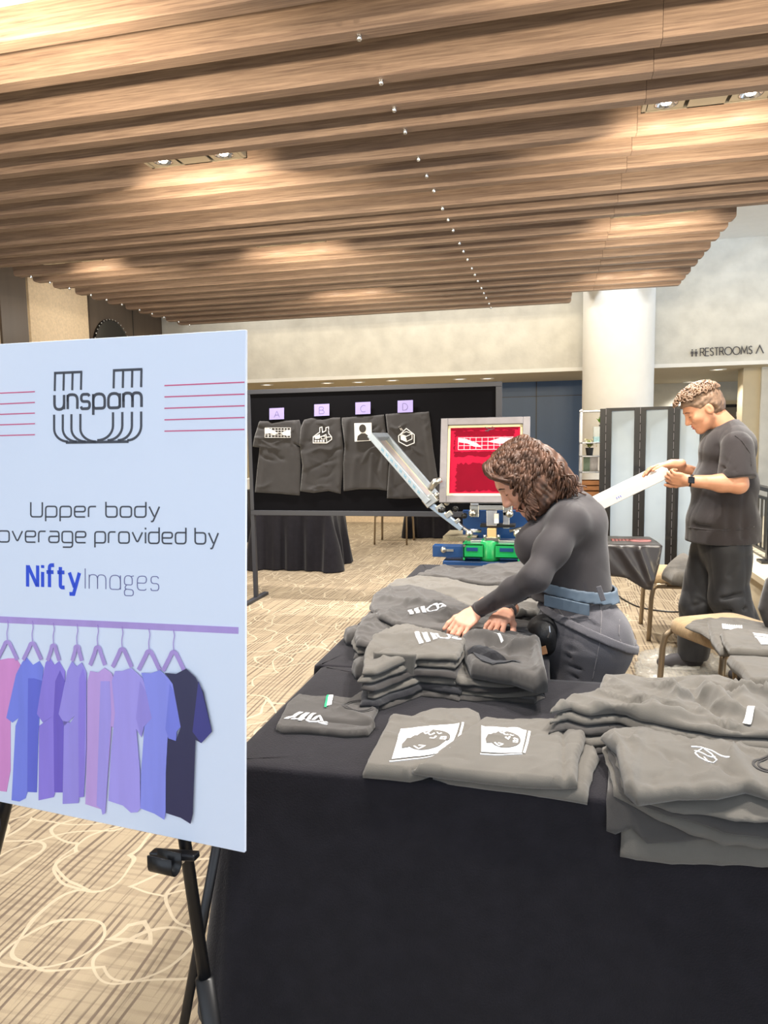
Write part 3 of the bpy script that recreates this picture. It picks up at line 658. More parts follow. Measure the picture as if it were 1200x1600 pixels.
# ------------------------------------------------------------------ black pin board on feet, four shirts and cards
BYp=6.03
def B5(x,y,Y=BYp): return aty(370+x/2.927,580+y/2.927,Y)
bl,br,bt,bb=-2.665,-.415,1.905,.785
pb=thing('pin_board',((bl+br)/2,BYp,0),'wide black felt pin board on a metal frame showing four shirts','board')
M['felt']=mat('black_felt',(11,11,15),.95,spec=.1); M['bframe']=mat('dark_grey_metal',(58,60,68),.45,.3)
MB().box((bl+.03,BYp+.01,bb+.03),(br-.03,BYp+.03,bt-.03)).build('felt_panel',M['felt'],pb)
f=MB().box((bl,BYp,bt-.04),(br,BYp+.04,bt)).box((bl,BYp,bb),(br,BYp+.04,bb+.045)).box((bl,BYp,bb+.045),(bl+.035,BYp+.04,bt-.04)).box((br-.05,BYp,bb+.045),(br,BYp+.04,bt-.04)); f.build('frame',M['bframe'],pb,bevel=.003)
for x in (bl+.0175,br-.02):
    lg=MB().box((x-.017,BYp+.002,.02),(x+.017,BYp+.038,bb)).build('leg',M['bframe'],pb)
    MB().box((x-.025,BYp-.22,.0),(x+.025,BYp+.26,.028)).build('foot',M['bframe'],lg,bevel=.004)
fr5=(V((0,BYp+.008,0)),V((1,0,0)),V((0,0,1)),V((0,-1,0)))
def Bp(x,y): p=B5(x,y); return (p.x,p.z)
def board_shirt(out,lab,seed,ridges,marks,T=.012):
    sh=cloth('t_shirt',[Bp(*p) for p in out],fr5,T,M['shirtb'],None,res=.012,wr=.0045,seed=seed,crease=(16,.3,.012,.012),ridges=[(Bp(*a),Bp(*b),am,w) for a,b,am,w in ridges],f0=5,f1=18,edge=.012)
    tag(sh,lab,'shirt','shirts pinned on the board')
    g=MB(); h=MB()
    for kind,pts,w in marks:
        P2=[Bp(*p) for p in pts]; u=np.mean([p[0] for p in P2]); v=np.mean([p[1] for p in P2])
        t=max(top_at(sh,a,b) for a,b in P2+[(u,v)])
        tgt=h if kind[-1]=='g' else g
        fr=(fr5[1],fr5[2],fr5[3],fr5[0])
        tA=(ob_surf[sh.name]['top'].max() if len(marks)<5 else t)
        if kind[0]=='f': tgt.prism(P2,*fr,tA-.006 if not w else tA,tA+.0012+(.003 if w else 0))
        else: tgt.ribbon(P2,w,*fr,t0=t-.006,t1=t+.0016,closed=kind[0]=='c')
    if g.v: g.build('print',M['print'],sh)
    if h.v: h.build('print_shade',M['shirt3'],sh)
    return sh
mk=[]
for i in range(9): mk.append(('l',[(131+i*14.5,259),(131+i*14.5,304)],.003))
for i in range(5): mk.append(('l',[(131,259+i*11),(248,259+i*11)],.003))
mk+=[('f',[(130,262),(150,262),(172,274),(190,284),(172,292),(150,284),(130,288)],0),('f',[(248,268),(228,272),(205,282),(212,290),(232,296),(248,294)],0)]
board_shirt([(105,228),(140,229),(160,238),(212,228),(284,222),(292,250),(293,290),(290,345),(263,330),(288,352),(290,450),(286,569),(190,560),(82,554),(92,450),(104,349),(72,345),(80,300),(100,240)],'short-sleeved grey shirt with a grid print pinned under card A',11,[((110,240),(100,340),.012,.03),((268,240),(285,330),.012,.02),((130,380),(110,540),.006,.03),((230,350),(250,540),.006,.04)],mk)
fc=[('c',[(350,328),(350,300),(380,278),(380,258),(390,255),(392,280),(408,272),(408,258),(420,255),(421,285),(434,300),(434,312),(412,328)],.006),('l',[(352,302),(378,290),(380,302),(408,290),(410,302),(432,300)],.006),('l',[(410,303),(412,326)],.005)]+[('f',[(357+i*12,315),(365+i*12,315),(365+i*12,323),(357+i*12,323)],0) for i in range(4)]+[('c',[(386,298),(404,298),(404,310),(386,310)],.004),('f',[(358,300),(378,294),(379,309),(358,310)],0)]
board_shirt([(308,222),(340,214),(390,222),(440,212),(472,212),(476,270),(487,360),(482,470),(474,561),(420,548),(350,557),(289,549),(300,430),(287,330),(292,260)],'grey shirt with a white factory print pinned under card B',12,[((315,240),(295,330),.014,.03),((300,380),(320,440),.01,.03),((475,300),(470,520),.008,.025),((330,380),(310,540),.006,.03)],fc)
mkC=[('f',[(540,238),(618,236),(620,318),(542,322)],0)]+[('fg',[(578+16*math.cos(a),262+19*math.sin(a)) for a in [k*PI/8 for k in range(16)]],1),('fg',[(552,318),(556,296),(572,284),(590,284),(606,296),(608,316)],1)]
board_shirt([(480,213),(540,208),(610,205),(672,198),(676,240),(690,340),(694,450),(688,547),(640,540),(560,540),(488,549),(486,420),(495,330),(480,240)],'grey shirt with a pale square print pinned under card C, behind the raised arm',13,[((505,230),(495,330),.014,.025),((620,380),(612,530),.01,.02),((545,400),(530,530),.008,.03)],mkC)
hx=[(740,296),(776,262),(812,290),(812,328),(778,342),(742,322)]
mkD=[('c',hx,.006),('c',[(750,288),(776,276),(802,286),(802,310),(776,322),(752,312)],.005),('l',[(750,288),(776,298),(802,286)],.005),('l',[(776,298),(776,322)],.005),('f',[(752,292),(774,300),(774,319),(754,311)],0),('l',[(742,254),(752,270),(748,252),(760,272)],.004)]
board_shirt([(680,196),(740,192),(810,190),(878,185),(884,230),(898,360),(915,470),(928,560),(928,583),(840,578),(760,584),(686,582),(690,520),(698,420),(692,300)],'grey sleeveless-looking shirt with a hexagon box print pinned under card D',14,[((700,330),(700,540),.01,.03),((860,220),(900,520),.008,.02),((770,400),(760,560),.007,.03)],mkD)
M['lilac']=mat('lilac_paper',(150,142,206),.7); M['pencil']=mat('pencil_line',(96,90,128),.7)
LT={'A':[[(0,0),(.5,1.4),(1,0)],[(.2,.5),(.8,.5)]],'B':[[(0,0),(0,1.4),(.7,1.4),(.8,1.0),(.6,.75),(0,.75)],[(.6,.75),(.95,.5),(.85,.05),(0,0)]],'C':[[(.95,1.2),(.6,1.4),(.15,1.1),(0,.6),(.2,.1),(.6,0),(.95,.15)]],'D':[[(0,0),(0,1.4),(.55,1.35),(.9,.9),(.9,.45),(.55,.05),(0,0)]]}
for ch,x0,y0,x1,y1 in (('A',150,170,217,222),('B',355,152,424,206),('C',543,143,612,198),('D',736,135,806,190)):
    P2=[Bp(x0,y1),Bp(x1,y1-3),Bp(x1,y0-3),Bp(x0,y0)]
    c=MB().prism(P2,fr5[1],fr5[2],fr5[3],fr5[0],.012,.0135).build('paper_card',M['lilac']); tag(c,'lilac paper card with handwritten letter %s pinned to the board'%ch,'card','letter cards on the board')
    g=MB()
    for st in LT[ch]: g.ribbon(rpoly([Bp(x0+(x1-x0)*(.33+.36*a),y1-(y1-y0)*(.2+.42*b)) for a,b in st],.01),.004,fr5[1],fr5[2],fr5[3],fr5[0],t0=.012,t1=.0142)
    g.build('handwriting',M['pencil'],c)
# ------------------------------------------------------------------ restrooms lettering on the fascia
M['lett']=mat('dark_bronze_letter',(74,72,76),.5)
rs=thing('wall_lettering',(2.3,FY-.012,2.6),'dark RESTROOMS lettering with people symbol and arrow on the right fascia','sign')
LR={'R':(.75,[[(0,0),(0,1.4),(.6,1.4),(.7,1.05),(.55,.7),(0,.7)],[(.4,.7),(.8,0)]]),'E':(.65,[[(.65,0),(0,0),(0,1.4),(.65,1.4)],[(0,.75),(.6,.75)]]),'S':(.65,[[(.62,1.25),(.4,1.4),(.08,1.25),(.1,.9),(.55,.6),(.62,.2),(.35,0),(.0,.2)]]),'T':(.7,[[(.35,0),(.35,1.4)],[(0,1.4),(.7,1.4)]]),'O':(1.3,[arc(.65,.7,.65,0,360,20,.7)]),'M':(1.2,[[(0,0),(.15,1.4),(.6,.3),(1.05,1.4),(1.2,0)]]),'^':(.9,[[(0,0),(.45,1.45),(.9,0)]])}
rf=(V((1,0,0)),V((0,0,1)),V((0,-1,0)),V((0,FY-.012,0)))
def Fp(x,y): p=aty(x,y,FY-.012); return (p.x,p.z)
g=MB(); s_='RESTROOMS'; gp=.2; tot=sum(LR[c][0]+gp for c in s_)-gp; k=(1175-1094)/tot; xx=1094
def put(ch,xx,g):
    for st in LR[ch][1]:
        g.ribbon([Fp(xx+a*k,556.5-(xx+a*k-1094)*.045-b*8.6) for a,b in st],.0105,*rf,t0=0,t1=.012)
for ch in s_: put(ch,xx,g); xx+=(LR[ch][0]+gp)*k
g.build('letters',M['lett'],rs)
g=MB(); k=13; put('^',1181,g); g.build('arrow',M['lett'],rs)
g=MB()
for x in (1081.5,1087.5):
    g.prism([Fp(x+1.1*math.cos(a),547+1.1*math.sin(a)) for a in [i*PI/6 for i in range(12)]],*rf,0,.012)
    g.prism([Fp(x-2,549),Fp(x+2,549),Fp(x+2.2,553),Fp(x+1.2,553),Fp(x+1,557),Fp(x-1,557),Fp(x-1.2,553),Fp(x-2.2,553)],*rf,0,.012)
g.build('people_symbol',M['lett'],rs)
# ------------------------------------------------------------------ round mirror on the brown panel
mi_=thing('round_mirror',(WX+.03,9.03,2.72),'round black mirror with a beaded rim on the brown wall panel','mirror')
MB().lathe([(0,.02),(.40,.02),(.415,.03),(.43,.02),(.435,0)],(WX+.03,9.03,2.72),56,ax='x').build('glass',M['black_gloss'],mi_,smooth=True)
for i in range(40):
    a=2*PI*i/40; MB().lathe([(0,-.012),(.008,-.009),(.012,0),(.008,.009),(0,.012)],(WX+.06,9.03+.43*math.cos(a),2.72+.43*math.sin(a)),8).build('bead',M['chrome'],mi_,smooth=True)
# ================================================================== CHAIRS, PANELS, SHELF, RAIL
M['seatcloth']=mat('gold_striped_upholstery',(172,146,110),.9,var=.16,scale=30,stretch=(1,6,1),bump=.2,bscale=300,sheen=.2)
M['bronze']=mat('bronze_chair_frame',(150,134,112),.35,.75)
def banquet_chair(x,y,rz,label,back=True,group=None):
    t=thing('banquet_chair',(x,y,0),label,'chair',group); c,s=math.cos(rz),math.sin(rz)
    T_=lambda p:(x+p[0]*c-p[1]*s,y+p[0]*s+p[1]*c,p[2])
    # local: front is -y
    W=.215; D=.2
    m_=MB(); n=40; vs=[];rows=[(.0,.385),(.9,.385),(1.0,.40),(1.03,.425),(1.0,.455),(.92,.472),(.7,.482),(.35,.488),(0.001,.49)]
    for k,h in rows:
        for i in range(n):
            a=2*PI*i/n; ca,sa=math.cos(a),math.sin(a); e=.28
            vs.append(T_((W*k*math.copysign(abs(ca)**e,ca),D*k*1.05*math.copysign(abs(sa)**e,sa),h)))
    m_.add(vs,[(j*n+i,j*n+(i+1)%n,(j+1)*n+(i+1)%n,(j+1)*n+i) for j in range(len(rows)-1) for i in range(n)]); m_.build('seat',M['seatcloth'],t,smooth=True)
    for sg in (-1,1):
        fr=[(sg*(W-.005),-.12,.40),(sg*(W-.005),-.185,.395),(sg*(W+.004),-.21,.37),(sg*(W+.012),-.222,.3),(sg*(W+.02),-.235,.0)]
        pts=[V((a,b,cc)) for a,b,cc in fr]; pl=[]
        for i in range(len(pts)-1):
            for k in range(5): pl.append(pts[i].lerp(pts[i+1],k/5))
        pl.append(pts[-1]); MB().tube([T_(p) for p in pl],.016,12).build('leg',M['bronze'],t,smooth=True)
        bk=[(sg*(W+.012),.26,.0),(sg*(W+.006),.215,.40)]
        if back: bk+=[(sg*(W+.0),.235,.6),(sg*(W-.02),.275,.86)]
        MB().tube([T_(p) for p in bk],.0125,12).build('leg',M['bronze'],t,smooth=True)
        MB().tube([T_((sg*(W-.0),-.19,.385)),T_((sg*(W),.22,.385))],.011,10).build('seat_rail',M['bronze'],t,smooth=True)
    if back:
        vs=[]; rows=[(-.01,.0),(-.02,.9),(0,1.0),(.03,1.0),(.045,.9),(.045,0.001)]
        for dy,k in rows:
            for i in range(n):
                a=2*PI*i/n; ca,sa=math.cos(a),math.sin(a); e=.5
                h=.70+.185*k*math.copysign(abs(sa)**e,sa); vs.append(T_((W*.93*k*math.copysign(abs(ca)**e,ca),.225+dy+(h-.5)*.13,h)))
        MB().add(vs,[(j*n+i,j*n+(i+1)%n,(j+1)*n+(i+1)%n,(j+1)*n+i) for j in range(len(rows)-1) for i in range(n)]).build('backrest',M['seatcloth'],t,smooth=True)
    return t
banquet_chair(.90,5.5,R(-90),'gold banquet chair behind the striding man, with one loose shirt on it')
p=atz(1062,985,.45); banquet_chair(p.x+.25,p.y+.10,R(-62),'gold banquet chair nearest the plastic sheet, stacked with folded shirts',back=False)
banquet_chair(1.22,3.42,R(-78),'gold banquet chair at right photo edge, turned side-on under folded shirts',back=False)
p=atz(640,848,0); banquet_chair(p.x-.22,p.y+.02,R(180),'bare-legged banquet chair seen under the pin board, beside the far black draped table')
# folding display of white panels in black frames
M['panel']=mat('frosted_white_panel',(164,180,196),.35,var=.02)
fp=thing('folding_screen',(1.1,7.7,0),'folding screen of tall frosted white panels in black frames behind the man','screen')
xs=[945,998,1050,1100]; prev=None; posts=[]
for i,x in enumerate(xs):
    Y=7.7-.05*i; a=aty(x,760,Y); posts.append(V((a.x,Y,0)))
for i,pp in enumerate(posts):
    h=1.72
    MB().box((pp.x-.055,pp.y-.03,.02),(pp.x-.006,pp.y+.03,h)).build('post',M['black'],fp)
    MB().box((pp.x+.006,pp.y-.03,.02),(pp.x+.055,pp.y+.03,h)).build('post',M['black'],fp)
    MB().box((pp.x-.006,pp.y-.02,.02),(pp.x+.006,pp.y+.02,h)).build('hinge_strip',M['black'],fp)
    for k in range(19): MB().box((pp.x-.0025,pp.y-.034,.09+k*.087),(pp.x+.0025,pp.y-.019,.16+k*.087)).build('hinge_knuckle',M['framealu'],fp)
    if i<3:
        q=posts[i+1]; MB().hexa([(pp.x+.055,pp.y-.008,.05),(q.x-.055,q.y-.008,.05),(q.x-.055,q.y+.008,.05),(pp.x+.055,pp.y+.008,.05),(pp.x+.055,pp.y-.008,h-.02),(q.x-.055,q.y-.008,h-.02),(q.x-.055,q.y+.008,h-.02),(pp.x+.055,pp.y+.008,h-.02)]).build('panel',M['panel'],fp)
        MB().bar((pp.x,pp.y,h-.01),(q.x,q.y,h-.01),.05,.03).build('top_rail',M['black'],fp); MB().bar((pp.x,pp.y,.035),(q.x,q.y,.035),.05,.03).build('bottom_rail',M['white'],fp)
# chrome shelf with plants behind it
SY=8.3; sxl,sxr=aty(908,700,SY).x,aty(958,700,SY).x
sh=thing('shelf_unit',((sxl+sxr)/2,SY,0),'narrow chrome shelf unit with plants and jars left of the folding screen','shelf')
for x in (sxl,sxr):
    for y in (SY,SY+.3): MB().box((x-.012,y-.012,0),(x+.012,y+.012,1.74)).build('post',M['alu'],sh)
shz=[]
for yy in (691,712,737,776,808): shz.append(aty(925,yy,SY).z)
for z in [.25]+shz+[1.725]: MB().box((sxl-.012,SY-.012,z-.014),(sxr+.012,SY+.312,z)).build('shelf_board',M['alu'],sh,bevel=.002)
M['leaf']=mat('spring_green_leaf',(128,190,40),.6,var=.25,scale=20); M['leaf2']=mat('olive_leaf',(134,146,74),.6,var=.25,scale=20); M['pot']=mat('black_plastic_pot',(36,36,38),.5); M['creamf']=mat('cream_flower',(226,214,150),.7)
def plant(name,x,y,z,label,pw,ph,lh,lm,n,seed,leafw=.02):
    t=thing(name,(x,y,z),label,'plant'); rn=random.Random(seed)
    if ph: MB().lathe([(0,0),(pw*.75,0),(pw,ph),(pw*1.05,ph),(pw*.95,ph*.9),(0,ph*.88)],(x,y,z),20).build('pot',M['pot'],t,smooth=False)
    g=MB()
    for i in range(n):
        a=rn.uniform(0,6.28); sp=rn.uniform(.25,1); L=lh*rn.uniform(.6,1); d=V((math.cos(a)*sp*.7,math.sin(a)*sp*.7,1)).normalized(); sd=V((-math.sin(a),math.cos(a),0)); b=V((x,y,z+ph*.9))
        w=leafw*rn.uniform(.6,1.1); dz=V((0,0,-.25*L*sp)); 
        g.add([b,b+d*L*.5+sd*w,b+d*L+dz,b+d*L*.5-sd*w,b+d*L*.5+V((0,0,.004))],[(0,1,4),(1,2,4),(2,3,4),(3,0,4)])
    g.build('foliage',lm,t); return t
p=aty(921,700,SY+.15); pot=plant('potted_plant',p.x,SY+.14,shz[1],'small black-potted plant with pale flowers on the shelf unit',.045,.085,.12,M['leaf2'],60,3,.012)
g=MB(); rn=random.Random(5)
for i in range(26):
    a=rn.uniform(0,6.28); r_=rn.uniform(.02,.085); g.lathe([(0,-.008),(.008,0),(0,.008)],(p.x+r_*math.cos(a),SY+.14+r_*math.sin(a),shz[1]+rn.uniform(.1,.2)),6)
tag(g.build('blossoms',M['creamf'],pot),kind='stuff')
p=aty(941,690,SY); 
tk=thing('terrarium',(p.x,SY+.15,shz[0]),'small glass terrarium with green leaves on the upper shelf','terrarium')
M['glass']=mat('clear_glass',(220,235,235),.05,alpha=.25,spec=.8)
MB().box((p.x-.09,SY+.04,shz[0]),(p.x+.09,SY+.24,shz[0]+.17)).build('tank',M['glass'],tk)
MB().box((p.x-.085,SY+.045,shz[0]+.003),(p.x+.085,SY+.235,shz[0]+.06)).build('gravel',mat('teal_gravel',(96,140,140),.8,var=.4,scale=60),tk)
MB().lathe([(0,0),(.025,.01),(.03,.04),(.015,.07),(0,.075)],(p.x+.045,SY+.09,shz[0]+.06),12).build('ornament',mat('red_ornament',(196,40,36),.5),tk,smooth=True)
plant('leafy_plant',p.x,SY+.15,shz[0]+.171,'bright green leafy plant on top of the terrarium',.03,.02,.13,M['leaf'],70,9,.02)
for k,(px_,w,c) in enumerate(((917,.07,(120,140,120)),(928,.1,(206,200,196)))):
    p=aty(px_,737,SY); tag(MB().obox((p.x,SY+.1+.02*k,shz[2]+.085),(w/2,0,0),(0,.006,.002),(0,-.02,.083)).build('photo_frame',mat('frame_print_%d'%k,c,.4,var=.2,scale=14)),['small green-grey picture leaning on the middle shelf','pale picture leaning on the middle shelf, right of the green-grey one'][k],'picture')
p=aty(928,776,SY); cr_=thing('wooden_crate',(p.x,SY+.14,shz[3]),'small slatted wooden crate on the lower shelf','crate')
M['crate']=mat('pine_crate',(150,100,58),.7,var=.2,scale=20,stretch=(1,1,6))
for k in range(3): MB().box((p.x-.13,SY+.02,shz[3]+.01+k*.06),(p.x+.13,SY+.03,shz[3]+.055+k*.06)).build('slat',M['crate'],cr_); MB().box((p.x-.13,SY+.25,shz[3]+.01+k*.06),(p.x+.13,SY+.26,shz[3]+.055+k*.06)).build('slat',M['crate'],cr_)
for sg in (-1,1): MB().box((p.x+sg*.13-.008,SY+.03,shz[3]),(p.x+sg*.13+.008,SY+.25,shz[3]+.18)).build('end_panel',M['crate'],cr_)
MB().box((p.x-.13,SY+.02,shz[3]),(p.x+.13,SY+.26,shz[3]+.008)).build('base',M['crate'],cr_)
# kerb wall and railing at the right
struct(simple('wall_kerb',(1.42,3.6,0),(2.6,9.4,.45),M['beige'])); struct(simple('trim_8',(1.40,3.6,.41),(2.6,9.4,.455),M['beige']))
rl_=thing('railing',(1.6,6.2,.455),'black metal railing with thin bars on the beige kerb behind the man','railing')
RX=1.62
for y in (4.6,6.0,7.6): 
    po=MB().box((RX-.022,y-.022,.455),(RX+.022,y+.022,1.02)).build('post',M['black'],rl_); MB().box((RX-.07,y-.07,.455),(RX+.07,y+.07,.475)).build('base_plate',M['black'],po)
MB().box((RX-.03,4.5,1.0),(RX+.03,8.2,1.03)).build('top_rail',M['black'],rl_); MB().box((RX-.012,4.5,.93),(RX+.012,8.2,.95)).build('rail',M['black'],rl_); MB().box((RX-.012,4.5,.52),(RX+.012,8.2,.54)).build('rail',M['black'],rl_)
for k in range(33):
    y=4.62+k*.108; MB().box((RX-.007,y-.007,.53),(RX+.007,y+.007,.94)).build('baluster',M['black'],rl_)
# cable on the carpet
pts=[atz(960,925,.03),atz(975,937,.008),atz(1005,950,.008),atz(1060,956,.008),atz(1100,947,.008),atz(1135,938,.008)]
pl=[]
for i in range(len(pts)-1):
    for k in range(6):
        a,b=pts[max(i-1,0)],pts[i]; c,d=pts[i+1],pts[min(i+2,len(pts)-1)]; t=k/6
        pl.append(.5*((2*b)+(c-a)*t+(2*a-5*b+4*c-d)*t*t+(3*b-a-3*c+d)*t**3))
tag(MB().tube(pl,.006,8).build('power_cable',M['black'],smooth=True),'thin black power cable crossing the carpet under the far chair','cable')
# crumpled clear plastic on the floor
m=mat('clear_plastic_film',(190,188,180),.1,alpha=.32,spec=1.0)
P_=[atz(x,y,0) for x,y in ((985,1040),(1000,1020),(1040,1013),(1085,1018),(1135,1030),(1150,1050),(1120,1064),(1040,1066),(990,1058))]
pf=cloth('plastic_sheet',[(a.x,a.y) for a in P_],(V((0,0,.002)),V((1,0,0)),V((0,1,0)),V((0,0,1))),.03,m,res=.018,wr=.03,seed=41,f0=25,f1=70,rag=.03)
tag(pf,'crumpled clear plastic film on the carpet beside the chair legs','plastic sheet')
# ================================================================== SCREEN PRINTING PRESS
M['pressblue']=mat('blue_machine_enamel',(24,62,112),.35,var=.05); M['pressgreen']=mat('green_machine_enamel',(24,150,82),.32,var=.05)
M['steel']=mat('bright_steel',(196,194,186),.28,.95); M['mesh']=mat('rose_screen_mesh',(158,18,50),.8,var=.08,scale=6,spec=.1); M['meshd']=mat('dark_rose_emulsion',(112,2,28),.8,var=.1,scale=8,spec=.1); M['tape']=mat('pale_cream_tape',(222,214,176),.5)
PY=4.75
pc=aty(768,850,PY); HX=pc.x; GZ=pc.z
pr=thing('screen_printing_press',(HX,PY,0),'blue and green manual screen printing press behind the second table','press')
b=MB().box((HX-.28,PY-.16,.0),(HX-.20,PY-.08,.62)).box((HX+.20,PY-.16,0),(HX+.28,PY-.08,.62)).box((HX-.28,PY+.2,.0),(HX-.20,PY+.28,.62)).box((HX+.20,PY+.2,0),(HX+.28,PY+.28,.62)).box((HX-.3,PY-.18,.58),(HX+.3,PY+.3,.66))
b.build('base_frame',M['pressblue'],pr,bevel=.006)
b=MB().box((aty(720,805,PY).x,PY+.10,.66),(aty(835,805,PY).x,PY+.14,aty(770,800,PY).z)); b.build('back_plate',M['pressblue'],pr,bevel=.004)
# green rotor hub and its two arms
z1,z0=aty(768,849,PY-.15).z,aty(768,871,PY-.15).z
hub=MB().lathe([(0,z0-.02),(.062,z0-.02),(.065,z0),(.065,z1+.01),(.055,z1+.02),(0,z1+.02)],(HX,PY-.12,0),32).build('rotor_hub',M['pressgreen'],pr,smooth=True)
xL,xR=aty(724,860,PY-.17).x,aty(812,860,PY-.17).x
for a_,b_ in ((xL,HX-.04),(HX+.04,xR)):
    g=MB().box((a_,PY-.19,z0),(b_,PY-.175,z1)).box((a_,PY-.19,z1-.012),(b_,PY-.06,z1)).box((a_,PY-.19,z0),(b_,PY-.06,z0+.012)).box((a_ if a_==xL else b_-.012,PY-.19,z0-.015),((a_+.012) if a_==xL else b_,PY-.06,z1+.005))
    rb=g.build('rotor_arm',M['pressgreen'],pr,bevel=.003)
    w=b_-a_; MB().box((a_+w*.18,PY-.193,z0+.045),(a_+w*.75,PY-.188,z0+.068)).build('slot',M['pressblue'],rb)
    MB().lathe([(0,-.006),(.008,-.006),(.008,.004),(0,.004)],(a_+.01 if a_==xL else b_-.01,PY-.192,z1-.012),10,ax='y').build('bolt',M['steel'],rb)
# left platen arm in blue with a clamp, its mesh-topped platen behind
p0,p1=aty(677,870,PY-.14),aty(726,851,PY-.14)
la_=MB().box((p0.x,PY-.17,p0.z+.004),(p1.x+.02,PY-.08,p1.z-.005)).build('platen_arm',M['pressblue'],pr,bevel=.004)
q=aty(688,858,PY-.18); MB().lathe([(0,-.012),(.016,-.012),(.02,0),(.02,.012),(0,.012)],(q.x+.02,PY-.178,q.z-.005),16,ax='y').build('clamp_knob',M['steel'],la_,smooth=True); MB().box((q.x+.02,PY-.178,q.z-.015),(q.x+.085,PY-.17,q.z+.0)).build('clamp_slide',M['steel'],la_)
p0,p1=aty(692,845,PY),aty(730,833,PY); MB().box((p0.x,PY+.0,p0.z),(p1.x+.06,PY+.34,p0.z+.03)).build('platen_tray',mat('perforated_steel',(150,140,116),.5,.4,var=.3,scale=120),pr)
# upper steel head with clamps
hz=aty(768,815,PY-.1).z
def sb(x0,y0,x1,y1,Ya,Yb,nm,m,par=pr,bev=.003):
    a=aty(x0,y1,Ya); c=aty(x1,y0,Ya); return MB().box((a.x,Ya,a.z),(c.x,Yb,c.z)).build(nm,m,par,bevel=bev)
sb(747,786,787,797,PY-.14,PY-.05,'screen_clamp',M['steel']); sb(734,790,748,808,PY-.1,PY-.04,'clamp_jaw',M['steel']); sb(786,788,800,806,PY-.1,PY-.04,'clamp_jaw',M['steel'])
sb(760,797,776,822,PY-.13,PY-.08,'head_column',M['alu']); sb(772,803,779,818,PY-.16,PY-.12,'index_plate',M['white']); sb(786,800,796,826,PY-.1,PY-.05,'gas_strut',M['alu'])
sb(750,820,805,824,PY-.12,PY-.02,'head_plate',M['black']); sb(761,826,775,841,PY-.16,PY-.1,'registration_gate',mat('brass_plate',(206,178,128),.4,.3)); sb(757,840,780,846,PY-.17,PY-.08,'gate_block',M['steel']); sb(735,845,806,849,PY-.15,PY-.05,'lower_plate',M['alu'])
for x,y in ((738,802),(796,803),(733,834),(808,834)):
    p=aty(x,y,PY-.15); MB().lathe([(0,-.02),(.018,-.02),(.024,-.012),(.024,.012),(0,.02)],(p.x,PY-.14,p.z),18,ax='y').build('adjuster_knob',M['steel'],pr,smooth=True)
for x,y in ((757,847),(779,847)):
    p=aty(x,y-8,PY-.18); MB().lathe([(0,-.012),(.01,-.012),(.01,.012),(0,.012)],(p.x,PY-.17,p.z),10,ax='z').build('gate_roller',M['chrome'],pr,smooth=True)
# tie rods
a,c=aty(722,826,PY-.1),aty(752,830,PY-.1); MB().tube([aty(712,815,PY-.1),aty(730,829,PY-.1),c],.011,12).build('tie_rod',M['alu'],pr,smooth=True)
a,c=aty(796,830,PY-.1),aty(830,822,PY-.1); MB().tube([a,c,aty(850,800,PY-.1)],.011,12).build('tie_rod',M['alu'],pr,smooth=True)
# upright red screen
def frame_thing(c,ex,ey,en,W,H,fw,ft,label,mesh=True,name='print_screen'):
    ex,ey,en=[V(v).normalized() for v in (ex,ey,en)]; c=V(c); t=thing(name,tuple(c-ey*H/2),label,'screen')
    for sg in (-1,1):
        MB().obox(c+ex*sg*(W/2-fw/2),ex*fw/2,ey*H/2,en*ft/2).build('frame_side',M['framealu'],t,bevel=.003)
        MB().obox(c+ey*sg*(H/2-fw/2),ex*(W/2-fw),ey*fw/2,en*ft/2).build('frame_side',M['framealu'],t,bevel=.003)
    return t,c,ex,ey,en
tl,tr_=aty(687,656,PY-.1),aty(829,655,PY-.1); bl_=aty(700,778,PY-.1)
SWd=(tr_-tl).length*.985; SHh=.55
c=(aty(757,719,PY-.12)); en=V((0,-1,.22)); ey=V((0,.22,1))
rs_,c,ex,ey,en=frame_thing(c,(1,0,-.0),ey,en,SWd,SHh,.045,.035,'upright red silk screen in a silver frame on the press')
iw,ih=SWd-.09,SHh-.09
MB().obox(c-en*.004,ex*iw/2,ey*ih/2,en*.001).build('mesh',M['mesh'],rs_)
g=MB()
for sg in (-1,1):
    g.obox(c+ex*sg*(iw/2-.008)-en*.002,ex*.008,ey*ih/2,en*.0012); g.obox(c+ey*sg*(ih/2-.008)-en*.002,ex*iw/2,ey*.008,en*.0012)
g.build('tape_border',M['tape'],rs_)
fr_=(ex,ey,en,c-en*.002)
g=MB(); rn=random.Random(4)
def blob(x0,y0,x1,y1,n=26,j=.008):
    P=[]
    for k in range(n): P.append((x0+(x1-x0)*k/n,y0+rn.uniform(-j,j)))
    for k in range(n): P.append((x1+rn.uniform(-j,j),y0+(y1-y0)*k/n))
    for k in range(n): P.append((x1-(x1-x0)*k/n,y1+rn.uniform(-j,j)))
    for k in range(n): P.append((x0+rn.uniform(-j,j),y1-(y1-y0)*k/n))
    return P
g.prism(blob(-iw/2+.045,.03-.0,iw/2-.05,ih/2-.035),*fr_,0,.0010); g.prism(blob(-iw/2+.06,-ih/2+.035,iw/2-.03,-.02),*fr_,0,.0010); g.prism(blob(-iw/2+.022,ih/2-.032,iw/2-.03,ih/2-.02,20,.004),*fr_,0,.0012)
g.build('emulsion',M['meshd'],rs_)
g=MB(); g.prism(blob(-.19,.055,.2,.155,26,.004),*fr_,.0005,.0014); g.build('open_stencil',M['mesh'],rs_)
g=MB()
for k in range(10): g.ribbon([(-.17+k*.038,.07),(-.17+k*.038,.15)],.003,*fr_,t0=.001,t1=.002)
for k in range(4): g.ribbon([(-.17,.07+k*.026),(.18,.07+k*.026)],.003,*fr_,t0=.001,t1=.002)
